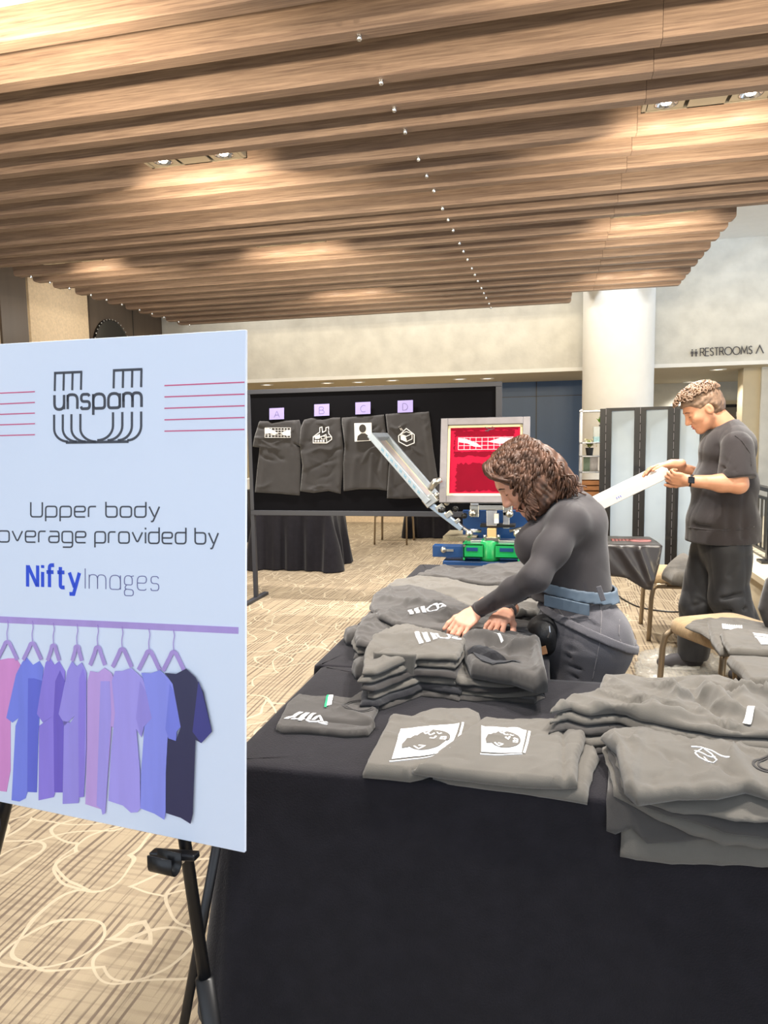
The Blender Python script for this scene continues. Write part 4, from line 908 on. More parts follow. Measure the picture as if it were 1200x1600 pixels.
g.prism([(-.17,.145),(-.12,.14),(-.05,.11),(-.02,.085),(-.07,.09),(-.11,.11),(-.17,.12)],*fr_,.001,.0022); g.prism([(.02,.12),(.1,.145),(.18,.14),(.18,.11),(.09,.105)],*fr_,.001,.0022)
g.build('stencil_image',mat('pale_pink_stencil',(240,190,200),.6),rs_)
g=MB(); g.ribbon([(-.0,.215),(.03,.2),(.015,.185),(.05,.22)],.004,*fr_,t0=.001,t1=.002); g.ribbon([(0.0,.19),(.06,.205)],.004,*fr_,t0=.001,t1=.002); g.build('marker_scrawl',M['ink'],rs_)
sb(735,777,788,790,PY-.14,PY-.06,'screen_holder',M['alu'])
# tilted screen on the left arm, seen nearly edge on; width runs front to back
def tilt_screen(pxA,pxB,Y,W,label,nm,th=.032,fw=.04,flip=1):
    A=aty(*pxA,Y); B=aty(*pxB,Y); d=(B-A); Lh=d.length; d.normalize(); wdir=V((.0,1,0)); wdir=(wdir-d*wdir.dot(d)).normalized(); n=d.cross(wdir)*flip
    c=(A+B)/2+wdir*W/2; t=thing('print_screen',tuple(B),label,'screen')
    for sg in (-1,1):
        MB().obox(c+wdir*sg*(W/2-fw/2),d*Lh/2,wdir*fw/2,n*th/2).build('frame_side',M['framepale'],t,bevel=.003); MB().obox(c+d*sg*(Lh/2-fw/2),d*fw/2,wdir*(W/2-fw),n*th/2).build('frame_side',M['framepale'],t,bevel=.003)
    MB().obox(c+n*th*.42,d*(Lh/2-fw),wdir*(W/2-fw),n*.001).build('mesh',M['meshpale'],t)
    g=MB()
    for sg in (-1,1): MB().obox(c+wdir*sg*(W/2-fw-.01)+n*(th*.42-.0015),d*(Lh/2-fw),wdir*.012,n*.001).build('tape_strip',M['tape'],t)
    return t,A,B,d,wdir,n,c
M['whiteframe']=mat('white_screen_frame',(206,204,204),.4); M['framepale']=mat('pale_aluminium_frame',(158,168,178),.4,.35,var=.1,scale=16); M['meshpale']=mat('ink_stained_pale_mesh',(176,164,160),.5,var=.1,scale=5)
t,A,B,d,wd_,n,c=tilt_screen((577,679),(668,785),PY-.2,.46,'pale screen frame tilted up on the left press arm in front of shirt C','print_screen',th=.04,flip=-1)
g=MB()
rn=random.Random(8)
for k in range(9):
    u=.12+k*.045; P=[(u,-.008),(u+.01,.006),(u+.016,-.006),(u+.026,.008)]
    g.ribbon(P,.0035,d,n,-wd_,A-wd_*.0,t0=.0005,t1=.0015)
g.build('marker_scrawl',mat('blue_marker',(92,150,180),.6),t)
# arm below it
a1=aty(668,785,PY-.1); a2=aty(722,826,PY-.1)
MB().bar(a1,a2,.05,.035).build('screen_arm',mat('pale_blue_steel',(170,190,214),.35,.6),pr,bevel=.004)
for f_,s_ in ((.02,.05),(.3,.03),(.55,.028),(.8,.02)):
    p=a1.lerp(a2,f_)+V((.02,-.03,.02)); MB().obox(p,(s_*.7,0,s_*.5),(0,s_*.6,0),(-s_*.4,0,s_*.5)).build('arm_clamp',M['steel'],pr,bevel=.004)
    p=p+V((.045,-.01,.035)); MB().lathe([(0,-.02),(.016,-.02),(.02,0),(.012,.02),(0,.022)],tuple(p),14,ax='y').build('adjuster_knob',M['steel'] if f_<.5 else M['black'],pr,smooth=True)
p=aty(676,760,PY-.2); MB().tube([p+V((-.02,0,-.02)),p+V((.02,-.01,.03)),p+V((.06,-.01,.045))],[.02,.024,.016],12).build('clamp_handle',M['steel'],pr,smooth=True)
p=aty(690,797,PY-.22); MB().lathe([(0,-.02),(.02,-.015),(.024,0),(.02,.015),(0,.02)],tuple(p),16).build('grip_ball',M['black'],pr,smooth=True)
# screen the man is lifting
RSY=4.42
t,A,B,d,wd_,n,c=tilt_screen((1046,738),(905,806),RSY,.44,'white screen frame held up at an angle by the standing man','print_screen',th=.055,fw=.05,flip=1)
for ch in list(COL.objects):
    if ch.parent==t and ch.name.startswith('frame_side'): ch.data.materials[0]=M['whiteframe']
g=MB()
for k in range(3): g.ribbon([(.3+k*.012,-.004),(.3+k*.012,.008)],.003,d,n,-wd_,A-wd_*.0,t0=.0005,t1=.0015)
g.build('marker_scrawl',M['blueink'],t)
p1,p2=B,V((HX+.22,PY-.1,.86)); MB().bar(p1+wd_*.2,p2,.045,.03).build('screen_arm',M['alu'],pr,bevel=.004)
# platen with a dark printed shirt stretched over it, pointing right
Yp=4.32
a,b_=aty(905,845,Yp),aty(1033,862,Yp); zt=aty(970,838,Yp+.42).z
plt=thing('shirt_platen',(a.x,Yp,0),'flat press platen reaching right, covered by a dark shirt','platen')
MB().box((a.x-.25,Yp+.03,zt-.03),(b_.x-.01,Yp+.40,zt-.004)).build('board',M['pressblue'],plt,bevel=.006)
xk=aty(915,905,Yp+.2).x; MB().box((xk-.3,Yp+.16,zt-.085),(xk+.13,Yp+.26,zt-.03)).build('arm',M['pressblue'],plt,bevel=.005); MB().box((xk-.035,Yp+.15,.0),(xk+.035,Yp+.25,zt-.03)).build('pedestal',M['pressblue'],plt,bevel=.005); MB().box((xk-.2,Yp+.0,.0),(xk+.06,Yp+.4,.03)).build('pedestal_foot',M['pressblue'],plt,bevel=.005)
M['wetblack']=mat('dark_shiny_shirt',(46,42,42),.32,var=.1,scale=12,sheen=.1)
e_=Yp+.025
def dr(u,v,h):
    # unfolded: v>=e_ lies on the platen, v<e_ hangs down its near side; right end wraps down too
    if v>=e_: x,y,z=u,v,zt+h
    else: x,y,z=u,e_-h-.02*(1-math.exp(-(e_-v)*8)),zt-(e_-v)
    return V((x,y,z))
xr_=b_.x+.005
out=[(a.x-.27,Yp+.43),(xr_-.02,Yp+.41),(xr_,Yp+.2),(xr_+.005,e_),(xr_-.01,e_-.10),(xr_-.05,e_-.255),(xr_-.09,e_-.25),(xr_-.19,e_-.19),(xr_-.3,e_-.17),(a.x-.27,e_-.12)]
ds=cloth('t_shirt',out,(V((0,0,0)),V((1,0,0)),V((0,1,0)),V((0,0,1))),.006,M['wetblack'],None,res=.013,wr=.004,seed=21,post=dr,edge=.006,ridges=[((xr_-.22,e_-.02),(xr_-.08,e_-.24),.012,.02),((xr_-.12,e_-.02),(xr_-.06,e_-.2),.018,.02),((xr_-.28,e_-.03),(xr_-.17,e_-.17),-.008,.02)])
tag(ds,'dark shirt stretched over the press platen with glossy folds hanging down','shirt')
g=MB()
for k in range(7): g.prism([(xr_-.26+.02*k,Yp+.18+.004*(k%3)),(xr_-.245+.02*k,Yp+.18),(xr_-.247+.02*k,Yp+.24),(xr_-.262+.02*k,Yp+.236)],(1,0,0),(0,1,0),(0,0,1),(0,0,zt+.004),0,.0065)
g.ribbon(arc(xr_-.1,Yp+.2,.06,0,360,20,.035),.012,(1,0,0),(0,1,0),(0,0,1),(0,0,zt+.004),t0=0,t1=.0065); g.build('print',mat('pink_screen_ink',(206,140,140),.6),ds)
# ================================================================== SHIRTS ON THE TABLES AND CHAIRS
def pxs(P,z): return [(lambda a:(a.x,a.y))(atz(x,y,z)) for x,y in P]
FLAT=lambda z:(V((0,0,z)),V((1,0,0)),V((0,1,0)),V((0,0,1)))
def htop(ob,P):
    s=ob_surf[ob.name]; out=[]
    for a,b in P:
        d=(s['u']-a)**2+(s['v']-b)**2; k=np.argpartition(d,4)[:4]; w=1/(d[k]+1e-6); out.append(max((s['top'][k]*w).sum()/w.sum(),0)+.0018)
    return out
def dec_rib(mb,ob,P,w,z,post=None,closed=False,step=.006):
    Q=[V(p) for p in P]; S=[]
    for a,b in zip(Q,Q[1:]+([Q[0]] if closed else [])):
        k=max(1,int((b-a).length/step)); S+=[a.lerp(b,i/k) for i in range(k)]
    S.append(Q[0] if closed else Q[-1]); vs=[];m=len(S)
    for i in range(m):
        t=(S[min(i+1,m-1)]-S[max(i-1,0)]); t=t.normalized() if t.length>1e-9 else V((1,0)); n=V((-t.y,t.x))*w/2
        for q in (S[i]+n,S[i]-n): vs.append((q.x,q.y))
    H=htop(ob,vs); H=[h-dh for h in H for dh in (0,)]
    pp=[post(a,b,h) if post else V((a,b,z+h)) for (a,b),h in zip(vs,H)]
    lo=[post(a,b,h-.002) if post else V((a,b,z+h-.002)) for (a,b),h in zip(vs,H)]
    n=len(pp); fs=[]
    for i in range(m-1):
        a=2*i; fs+=[(a,a+1,a+3,a+2),(a,a+2,n+a+2,n+a),(a+1,n+a+1,n+a+3,a+3)]
    mb.add(pp+lo,fs)
def dec_poly(mb,ob,P,z,post=None,res=.008,up=0):
    Q=[V(p) for p in P]; S=[]
    for a,b in zip(Q,Q[1:]+Q[:1]):
        k=max(1,int((b-a).length/res)); S+=[a.lerp(b,i/k) for i in range(k)]
    nb=len(S); q=np.array([(p.x,p.y) for p in S]); x0,y0=q.min(0); x1,y1=q.max(0); I=[]
    yy=y0
    while yy<y1:
        xx=x0
        while xx<x1:
            c=False
            for i in range(nb):
                a=q[i];b=q[(i+1)%nb]
                if (a[1]>yy)!=(b[1]>yy) and xx<(b[0]-a[0])*(yy-a[1])/(b[1]-a[1])+a[0]: c=not c
            if c and min(np.hypot(q[:,0]-xx,q[:,1]-yy))>res*.5: I.append(V((xx,yy)))
            xx+=res
        yy+=res
    vv,ee,ff,_a,_b,_c=geometry.delaunay_2d_cdt(S+I,[],[list(range(nb))],1,1e-7)
    vs=[(a.x,a.y) for a in vv]; H=[h+up for h in htop(ob,vs)]
    mb.add([post(a,b,h) if post else V((a,b,z+h)) for (a,b),h in zip(vs,H)],[tuple(f) for f in ff])
def ring(c,r,n=20,ry=None,rot=0): 
    return [(c[0]+r*math.cos(2*PI*k/n)*math.cos(rot)-(ry or r)*math.sin(2*PI*k/n)*math.sin(rot),c[1]+r*math.cos(2*PI*k/n)*math.sin(rot)+(ry or r)*math.sin(2*PI*k/n)*math.cos(rot)) for k in range(n)]
def scale_poly(P,k,dx=0,dy=0,jit=0,rn=None):
    cx_=sum(p[0] for p in P)/len(P); cy_=sum(p[1] for p in P)/len(P)
    return [(cx_+(p[0]-cx_)*k+dx+(rn.uniform(-jit,jit) if rn else 0),cy_+(p[1]-cy_)*k+dy+(rn.uniform(-jit,jit) if rn else 0)) for p in P]
shades=['shirt','shirt2','shirt3']
def pile(P,zt,n,dz,labels,seed,mats,T=None,wr=.004,ridges=(),jit=.008,grow=.0,post=None,top_wr=None,shift=(0,0),f1=26,edge=None,group=None,lean=None,res=.012,z0=TZ,crk=.010):
    """n shirts on each other; P is the outline (metres) of the topmost"""
    rn=random.Random(seed); obs=[]
    for i in range(n):
        k=n-1-i; Q=scale_poly(P,1+grow*k,shift[0]*k,shift[1]*k,jit if k else 0,rn); last=(i==n-1)
        zb=z0+i*dz
        pp=None
        if post: pp=(lambda b:(lambda u,v,h:post(u,v,h+b)))(i*dz)
        lw=waves(seed+5,5,7,24); ba=(lambda u,v,i=i:dz*.75*lw(u+.006*i,v)*min(1,i*.6)+(lean(u,v)*i/n if lean else 0)); o=cloth('t_shirt',Q,FLAT(zb),(T or (dz*1.0 if last else dz*.72)),M[mats[i%len(mats)]],None,res=res if last else res*1.15,wr=(top_wr or wr) if last else wr*.4,seed=seed*10+i,ridges=ridges if last else (),post=pp,rag=.007,f1=f1,edge=edge or (dz*.8 if last else .006),base=ba,crease=((34,.16,crk,.007) if last else None))
        tag(o,labels[i],'shirt',group); obs.append(o)
    return obs
def stripes(ob,c,sz,ang,z,post=None,nm='print'):
    g=MB(); ca,sa=math.cos(ang),math.sin(ang); L=lambda a,b:(c[0]+sz*(a*ca-b*sa),c[1]+sz*(a*sa+b*ca))
    for k in range(3): dec_poly(g,ob,[L(k*.32,0),L(k*.32+.2,0),L(k*.32+.42,1),L(k*.32+.22,1)],z,post,res=.006)
    dec_rib(g,ob,[L(1.0,.15),L(1.05,.6),L(1.3,.8),L(1.55,.6),L(1.5,.2),L(1.2,.05)],sz*.09,z,post,closed=True); dec_rib(g,ob,[L(1.5,.5),L(1.9,.3),L(1.6,.15),L(2.0,.1)],sz*.08,z,post)
    return g.build(nm,M['print'],ob)
def collar(ob,c,r,ry,rot,z,post=None,m='shirt3'):
    g=MB(); dec_rib(g,ob,ring(c,r,26,ry,rot),.005,z,post,closed=True); dec_rib(g,ob,ring(c,r*.78,26,ry*.78,rot),.004,z,post,closed=True); g.build('collar',M[m],ob)
M['tag']=mat('green_size_sticker',(30,150,110),.6)
# ---- single folded shirt at the left corner of the front table
z=TZ
P=pxs([(430,1124),(447,1088),(466,1074),(495,1079),(520,1078),(548,1081),(560,1073),(577,1067),(592,1071),(597,1084),(590,1100),(583,1112),(587,1121),(575,1133),(540,1135),(500,1131),(470,1129),(440,1129)],TZ+.03)
ob=cloth('t_shirt',P,FLAT(TZ),.02,M['shirt'],None,res=.006,wr=.006,seed=31,edge=.01,rag=.003,crease=(12,.08,.006,.005),ridges=[(pxs([(470,1112)],TZ+.03)[0],pxs([(575,1122)],TZ+.03)[0],-.012,.008),(pxs([(535,1100)],TZ+.03)[0],pxs([(585,1120)],TZ+.03)[0],.008,.012)])
tag(ob,'single folded grey shirt with green sticker, alone on the front table\'s left corner','shirt')
a=pxs([(443,1116),(452,1097)],TZ+.03); stripes(ob,a[0],.058,R(-8),TZ)
c_=pxs([(562,1096)],TZ+.03)[0]; collar(ob,c_,.045,.042,.4,TZ)
Q=pxs([(507,1097),(511,1079),(521,1078),(518,1096)],TZ+.03); g=MB(); dec_poly(g,ob,Q,TZ,up=.001); st=g.build('size_sticker',M['print'],ob)
Q=pxs([(506,1098),(511,1079),(514,1079),(510,1098)],TZ+.03); g=MB(); dec_poly(g,ob,Q,TZ,up=.002); g.build('sticker_edge',M['tag'],st)
Q=pxs([(566,1082),(572,1077),(577,1084),(582,1088),(574,1091),(567,1088)],TZ+.03); g=MB(); dec_poly(g,ob,Q,TZ,up=.001); g.build('neck_label',M['label'],ob)
# ---- two folded shirts with a face print near the front edge
FE=TY0
def over(u,v,h,rho=.012):
    if v>=FE: return V((u,v,TZ+h))
    s=FE-v; L=(rho+.3*h)*PI/2
    th=min(s/L,1)*PI/2; x=u; y=FE-(h+rho)*math.sin(th); z=TZ-rho+(h+rho)*math.cos(th)
    if s>L: z-=s-L
    return V((x,y-.004*min(1,s/L),z))
def unf(P,h,th=0):
    """pixels -> unfolded table coordinates; past the front edge the cloth droops at th degrees"""
    out=[]; t_=R(th); nrm=V((0,-math.sin(t_),math.cos(t_))); p0=V((0,FE,TZ+h))
    for x,y in P:
        a=atz(x,y,TZ+h)
        if a.y>=FE: out.append((a.x,a.y)); continue
        d=ray(x,y); q=CAM+d*((p0-CAM).dot(nrm)/d.dot(nrm)); out.append((q.x,FE-math.hypot(q.y-FE,q.z-p0.z)))
    return out
def slant(b,th):
    t_=R(th)
    def f_(u,v,h):
        if v>=FE: return V((u,v,TZ+b+h))
        s=FE-v; k=min(1,s/.03); a=t_*k; 
        return V((u,FE-s*math.cos(t_)-math.sin(a)*h,TZ+b-s*math.sin(t_)+math.cos(a)*h))
    return f_
def face_print(ob,sq,z,post,lab):
    """white square with a simple line face, laid along the quad sq (bl, br, tr, tl)"""
    bl,br,tr,tl=[V(p) for p in sq]; S=lambda a,b:tuple((bl*(1-a)+br*a)*(1-b)+(tl*(1-a)+tr*a)*b)
    g=MB(); dec_poly(g,ob,[S(0,0),S(.5,-.02),S(1,0),S(1,.5),S(1,1),S(.5,1.02),S(0,1),S(0,.5)],z,post); pr_=g.build('print',M['print'],ob)
    g=MB(); head=[S(.56+.36*math.cos(a),.5+.33*math.sin(a)) for a in [k*PI/14 for k in range(28)]]; dec_poly(g,ob,head,z,post,up=.0012); dec_poly(g,ob,[S(.12,.3),S(.34,.36),S(.34,.62),S(.16,.62),S(.1,.45)],z,post,up=.0012); g.build('print_face',M['shirt2'],pr_)
    g=MB()
    for a in ([S(.5,.74),S(.55,.66),S(.62,.7)],[S(.66,.72),S(.7,.66),S(.74,.7)],[S(.56,.56),S(.64,.5),S(.66,.6)],[S(.76,.56),S(.76,.42),S(.84,.42),S(.84,.56),S(.76,.56)],[S(.76,.49),S(.84,.49)],[S(.32,.34),S(.42,.22),S(.52,.3),S(.4,.34)],[S(.3,.7),S(.4,.85),S(.46,.72),S(.56,.84)]):
        P3=[V(p) for p in a]; dec_rib(g,ob,[tuple(p) for p in P3],.004,z,post); 
    for v in g.v: pass
    g.v=[(v[0],v[1],v[2]+.0016) for v in g.v]; g.build('print_line',M['print'],pr_)
    g=MB(); dec_rib(g,ob,[S(-.03,-.06),S(.5,-.09),S(1.02,-.04)],.003,z,post); dec_rib(g,ob,[S(1.06,.0),S(1.07,.5),S(1.06,1.)],.005,z,post); g.build('print_caption',M['print'],pr_)
GP='folded shirts at the front edge'
h=.03
P=unf([(676,1206),(760,1122),(880,1122),(915,1132),(926,1150),(938,1180),(929,1196),(918,1246),(880,1240),(800,1228),(700,1214)],.016,20)
o1=cloth('t_shirt',P,FLAT(TZ),.02,M['shirt2'],None,res=.009,wr=.004,seed=51,post=slant(0,20),edge=.01,rag=.003,crease=(14,.12,.004,.006)); tag(o1,'bottom folded grey shirt under the half-hidden face print shirt','shirt')
P=unf([(642,1195),(660,1190),(740,1130),(757,1119),(800,1123),(872,1125),(905,1130),(916,1145),(905,1180),(903,1217),(880,1219),(800,1216),(720,1206),(665,1199)],.04,6)
b2=slant(.02,6)
o2=cloth('t_shirt',P,FLAT(TZ),.024,M['shirt2'],None,res=.0075,wr=.005,seed=52,post=b2,edge=.01,rag=.002,crease=(22,.14,.005,.006),ridges=[(unf([(880,1130)],.045)[0],unf([(882,1215)],.045)[0],-.012,.006)]); tag(o2,'folded grey shirt whose white face print is half hidden','shirt')
sq=unf([(752,1176),(815,1178),(823,1143),(752,1134)],.042); face_print(o2,sq,TZ,b2,'')
P=unf([(566,1188),(580,1160),(598,1128),(611,1107),(640,1109),(680,1097),(735,1097),(751,1104),(755,1120),(750,1145),(748,1168),(745,1188),(735,1196),(716,1192),(702,1184),(688,1181),(660,1191),(640,1195),(600,1191)],.04,0)
b3=lambda u,v,h:V((u,v,TZ+h+.002+.042*max(0,min(1,(u+.14)/.1))))
o3=cloth('t_shirt',P,FLAT(TZ),.03,M['shirt2'],None,res=.007,wr=.006,seed=53,post=b3,edge=.012,rag=.002,crease=(18,.12,.006,.007),ridges=[(unf([(690,1170)],.05)[0],unf([(740,1150)],.05)[0],.012,.012),(unf([(700,1182)],.05)[0],unf([(742,1170)],.05)[0],-.02,.008),(unf([(612,1110)],.05)[0],unf([(660,1110)],.05)[0],.006,.012)])
tag(o3,'folded grey shirt with full white face print, left of the pair at the front edge','shirt')
sq=unf([(612,1176),(702,1165),(718,1122),(626,1130)],.045); face_print(o3,sq,TZ,b3,'')
# ---- big stack at the right hanging over the front edge
H=[.0,.009,.018,.027,.036,.045]
outs=[[(966,1200),(1000,1150),(1120,1150),(1290,1165),(1300,1400),(1200,1353),(1100,1350),(1040,1347),(967,1335)],
[(947,1160),(990,1145),(1120,1148),(1290,1165),(1300,1330),(1200,1300),(1100,1310),(1010,1315),(985,1290),(960,1300),(946,1295)],
[(940,1165),(990,1142),(1120,1148),(1290,1165),(1300,1340),(1200,1325),(1130,1318),(1075,1300),(1030,1280),(1000,1262),(958,1240)],
[(945,1160),(990,1140),(1120,1146),(1290,1165),(1300,1330),(1200,1306),(1150,1300),(1090,1284),(1040,1270),(985,1252),(965,1230)],
[(950,1158),(990,1140),(1120,1146),(1290,1165),(1300,1300),(1200,1282),(1150,1282),(1090,1270),(1040,1262),(990,1250),(970,1225)],
[(938,1152),(975,1142),(1010,1139),(1100,1148),(1200,1156),(1290,1165),(1300,1250),(1200,1246),(1165,1236),(1120,1246),(1060,1246),(995,1256),(975,1236),(968,1205),(962,1175)]]
LB=['lowest shirt of the front right stack, hanging furthest down the black cloth','second shirt from the bottom of the front right stack, sleeve hanging at left','third shirt from the bottom of the front right stack','fourth shirt from the bottom of the front right stack','shirt just under the top of the front right stack','top grey shirt of the front right stack, with a thin white print']
TH_=[76,70,58,45,30,10]
for i,(o_,hh) in enumerate(zip(outs,H)):
    P=unf(o_,hh+.006,TH_[i]); bb=slant(hh,TH_[i])
    last=i==5
    s=cloth('t_shirt',P,FLAT(TZ),(.02 if last else .0075),M[['shirt2','shirt','shirt2','shirt','shirt2','shirt2'][i]],None,res=.0075 if last else .01,wr=.008 if last else .006,seed=60+i,post=bb,edge=.012,crease=(34,.16,.010,.006) if last else (14,.2,.006,.008),rag=.006 if not last else .002,
      ridges=[(unf([(960,1160)],.062)[0],unf([(990,1240)],.062)[0],.012,.02),(unf([(1000,1160)],.062)[0],unf([(985,1235)],.062)[0],.006,.006),(unf([(1130,1160)],.062)[0],unf([(1180,1230)],.062)[0],.009,.015),(unf([(1010,1225)],.062)[0],unf([(1120,1222)],.062)[0],.007,.012),(unf([(1075,1170)],.062)[0],unf([(1085,1240)],.062)[0],-.004,.012)] if last else ())
    tag(s,LB[i],'shirt','front right shirt stack'); 
    if last:
        g=MB()
        for a in ([(1080,1168),(1095,1171),(1112,1176),(1140,1192)],[(1086,1178),(1098,1172),(1112,1180),(1120,1188),(1104,1190),(1092,1184),(1086,1178)],[(1100,1184),(1108,1192)],[(1085,1174),(1100,1180),(1118,1184)]): dec_rib(g,s,unf(a,.062,10),.0022,TZ,bb)
        g.build('print',M['print'],s); collar(s,unf([(1212,1200)],.062)[0],.04,.03,.2,TZ,bb)
# ---- wrinkled pile behind it
P=pxs([(857,1112),(868,1098),(885,1086),(925,1080),(935,1062),(945,1052),(965,1050),(1010,1054),(1080,1052),(1140,1062),(1200,1068),(1280,1075),(1280,1165),(1200,1148),(1120,1142),(1050,1128),(1000,1118),(960,1105),(920,1110),(890,1102)],TZ+.085)
q=lambda x,y:pxs([(x,y)],TZ+.09)[0]
rd=[(q(930,1100),q(1100,1120),.012,.014),(q(1075,1075),q(1115,1110),-.03,.012),(q(1105,1078),q(1150,1112),.03,.018),(q(1060,1090),q(1100,1085),.02,.01),(q(960,1060),q(1020,1105),.012,.014),(q(1040,1060),q(1060,1110),.01,.02),(q(1160,1080),q(1180,1120),.012,.02)]
LB=['lowest shirt of the rumpled pile on the back edge of the front table','second shirt from the bottom of the rumpled pile','third shirt from the bottom of the rumpled pile','fourth shirt from the bottom of the rumpled pile, white label at its edge','rumpled grey shirt on top of the pile between the woman and the right photo edge']
ob=pile(P,0,5,.019,LB,71,['shirt','shirt2','shirt','shirt2','shirt2'],wr=.006,ridges=rd,grow=.006,jit=.008,top_wr=.012,shift=(0,-.012),f1=40,res=.0075,crk=.018,group='rumpled shirt pile')
Q=pxs([(1160,1134),(1168,1118),(1179,1119),(1172,1136)],TZ+.085); g=MB(); dec_poly(g,ob[4],Q,TZ+.076,up=.004); g.build('neck_label',M['label'],ob[4])
# ---- stacks the woman is sorting on the second table
q=lambda x,y,h=.1:pxs([(x,y)],TZ+h)[0]
# rear row, far to near
def flat_pile(px_,hh,n,labs,seed,mats,ridges=(),wr=.008,dz=None,shift=(0,-.006),grow=.004,grp=None,res=.0085,f1=34):
    P=pxs(px_,TZ+hh); return pile(P,0,n,hh/n,labs,seed,mats,wr=wr*.6,ridges=ridges,top_wr=wr,grow=grow,shift=shift,jit=.013,f1=f1,res=res,group=grp)
far=flat_pile([(648,893),(665,885),(690,879),(720,884),(760,877),(800,873),(845,872),(850,893),(840,906),(800,911),(760,905),(700,897),(665,897)],.07,3,['lowest shirt of the farthest pile, in front of the green press hub','middle shirt of the farthest pile, in front of the green press hub','top brownish grey shirt of the farthest pile, with white print near the sleeve'],81,['shirt3','shirt','shirt'],wr=.01)
stripes(far[2],q(800,901,.08),.05,.3,TZ+.047)
b=flat_pile([(600,912),(612,902),(650,896),(690,899),(740,906),(790,912),(840,912),(850,930),(840,945),(800,950),(740,938),(700,925),(640,918)],.085,3,['lowest shirt of the pale brown pile behind the woman\'s forearm','middle shirt of the pale brown pile behind the woman\'s forearm','top light brownish shirt behind the woman\'s forearm'],82,['shirt','shirt2','shirt2'],wr=.012)
c=flat_pile([(575,938),(585,922),(605,912),(640,908),(680,918),(720,930),(760,945),(800,955),(845,960),(845,985),(800,990),(740,985),(680,975),(620,965),(590,955)],.095,4,['lowest shirt of the middle pile on the second table','second shirt of the middle pile on the second table','third shirt of the middle pile on the second table','wrinkled striped shirt topping the middle pile'],83,['shirt3','shirt','shirt2','shirt'],wr=.013,ridges=[(q(600,930),q(690,945),.014,.02),(q(640,915),q(700,955),.012,.015)])
stripes(c[3],q(640,955,.1),.075,.5,TZ+.072)
d=flat_pile([(552,985),(560,965),(572,950),(590,945),(625,952),(650,970),(620,985),(600,1000),(570,1000),(556,998)],.07,3,['lowest shirt of the left edge pile, its sleeves hanging toward the carpet','middle shirt of the left edge pile','top grey shirt of the left edge pile on the second table, small white mark'],84,['shirt','shirt2','shirt'],wr=.01)
g=MB(); dec_rib(g,d[2],pxs([(586,950),(592,953),(596,957),(588,957)],TZ+.08),.008,TZ+.047); g.build('print',M['print'],d[2])
# front row: stack with an open layered front, its top shirt flopping over the front
e=flat_pile([(565,1040),(568,1012),(580,990),(600,975),(640,968),(690,980),(730,990),(722,1012),(716,1022),(690,1020),(655,1018),(640,1022),(610,1030),(585,1040)],.115,6,['lowest shirt of the nearest stack on the second table','second shirt up of the nearest stack on the second table','third shirt up of the nearest stack on the second table','fourth shirt up of the nearest stack on the second table','shirt under the top of the nearest stack on the second table','top pale grey shirt of the nearest stack'],85,['shirt','shirtblk','shirt2','shirt3','shirt2','shirt2'],wr=.009,shift=(0.002,-.008),grow=.0,ridges=[(q(590,1000),q(700,1000),.01,.02)])
stripes(e[5],q(655,1000,.12),.07,.6,TZ+.096)
# flap over its front
fl=pxs([(588,1018),(656,1016),(658,1022)],TZ+.115)
y0=fl[0][1]-.004
def flap(u,v,h): return V((u,y0-h-.01-.05*(v**1.5),TZ+.118-v*.98))
fo=cloth('t_shirt',[(fl[0][0]-.005,0),(fl[1][0],0),(fl[1][0]-.01,.06),(fl[1][0]-.02,.115),(fl[0][0]+.06,.112),(fl[0][0]-.002,.108)],(V((0,0,0)),V((1,0,0)),V((0,0,-1)),V((0,-1,0))),.006,M['shirt2'],None,res=.008,wr=.004,seed=92,post=flap,edge=.006)
tag(fo,'pale grey shirt flap hanging down the front of the nearest stack','shirt')
# crumpled ends at its left
for k,(x,y,lab) in enumerate(((572,1040,'crumpled sleeve bundle at the left end of the nearest stack'),(556,990,'grey folded sleeve poking out at the table edge, left of the piles'))):
    a=V((*q(x,y,.03),TZ)); P=[(a.x+.045*math.cos(t)*(1+.2*math.sin(3*t)),a.y+.05*math.sin(t)) for t in [i*PI/8 for i in range(16)]]
    s=cloth('t_shirt',P,FLAT(TZ),.055,M['shirt'],None,res=.007,wr=.014,seed=95+k,f0=30,f1=80,edge=.03); tag(s,lab,'shirt')
# right hand stack being folded
r_=flat_pile([(700,1052),(712,1030),(722,1020),(760,1012),(800,1008),(838,1005),(846,1030),(852,1056),(830,1062),(790,1062),(750,1060),(720,1058)],.06,4,['lowest shirt under the one the woman is folding','second shirt up under the one the woman is folding','third shirt up under the one the woman is folding','grey shirt just under the one the woman is folding'],86,['shirt','shirt2','shirt3','shirt2'],wr=.008,shift=(0,-.004))
P=pxs([(722,1000),(720,985),(735,975),(770,978),(800,985),(838,990),(848,1010),(856,1050),(836,1052),(800,1040),(770,1036),(736,1030)],TZ+.11)
q=lambda x,y:pxs([(x,y)],TZ+.12)[0]
s=cloth('t_shirt',P,FLAT(TZ+.058),.05,M['shirt'],None,res=.007,wr=.013,seed=97,f1=44,edge=.025,crease=(24,.12,.014,.007),ridges=[(q(735,1005),q(800,1020),-.025,.014),(q(740,985),q(800,1000),.03,.02),(q(800,1005),q(842,1000),.03,.016),(q(838,1005),q(852,1048),.02,.012)])
tag(s,'half-folded grey shirt under the woman\'s hands, dark inside showing','shirt')
g=MB(); dec_poly(g,s,[q(730,1003),q(750,1000),q(790,1015),q(815,1026),q(770,1028),q(750,1022)],TZ+.058,up=.002); g.build('inside',M['shirtblk'],s)
g=MB(); dec_rib(g,s,[q(742,984),q(760,986),q(775,992),q(785,1000)],.006,TZ+.058); g.build('neck_tape',M['label'],s)
fl=pxs([(738,1026),(820,1030)],TZ+.07); y0=fl[0][1]-.012
def flap2(u,v,h): return V((u,y0-h-.02-.22*v,TZ+.085-v*.9))
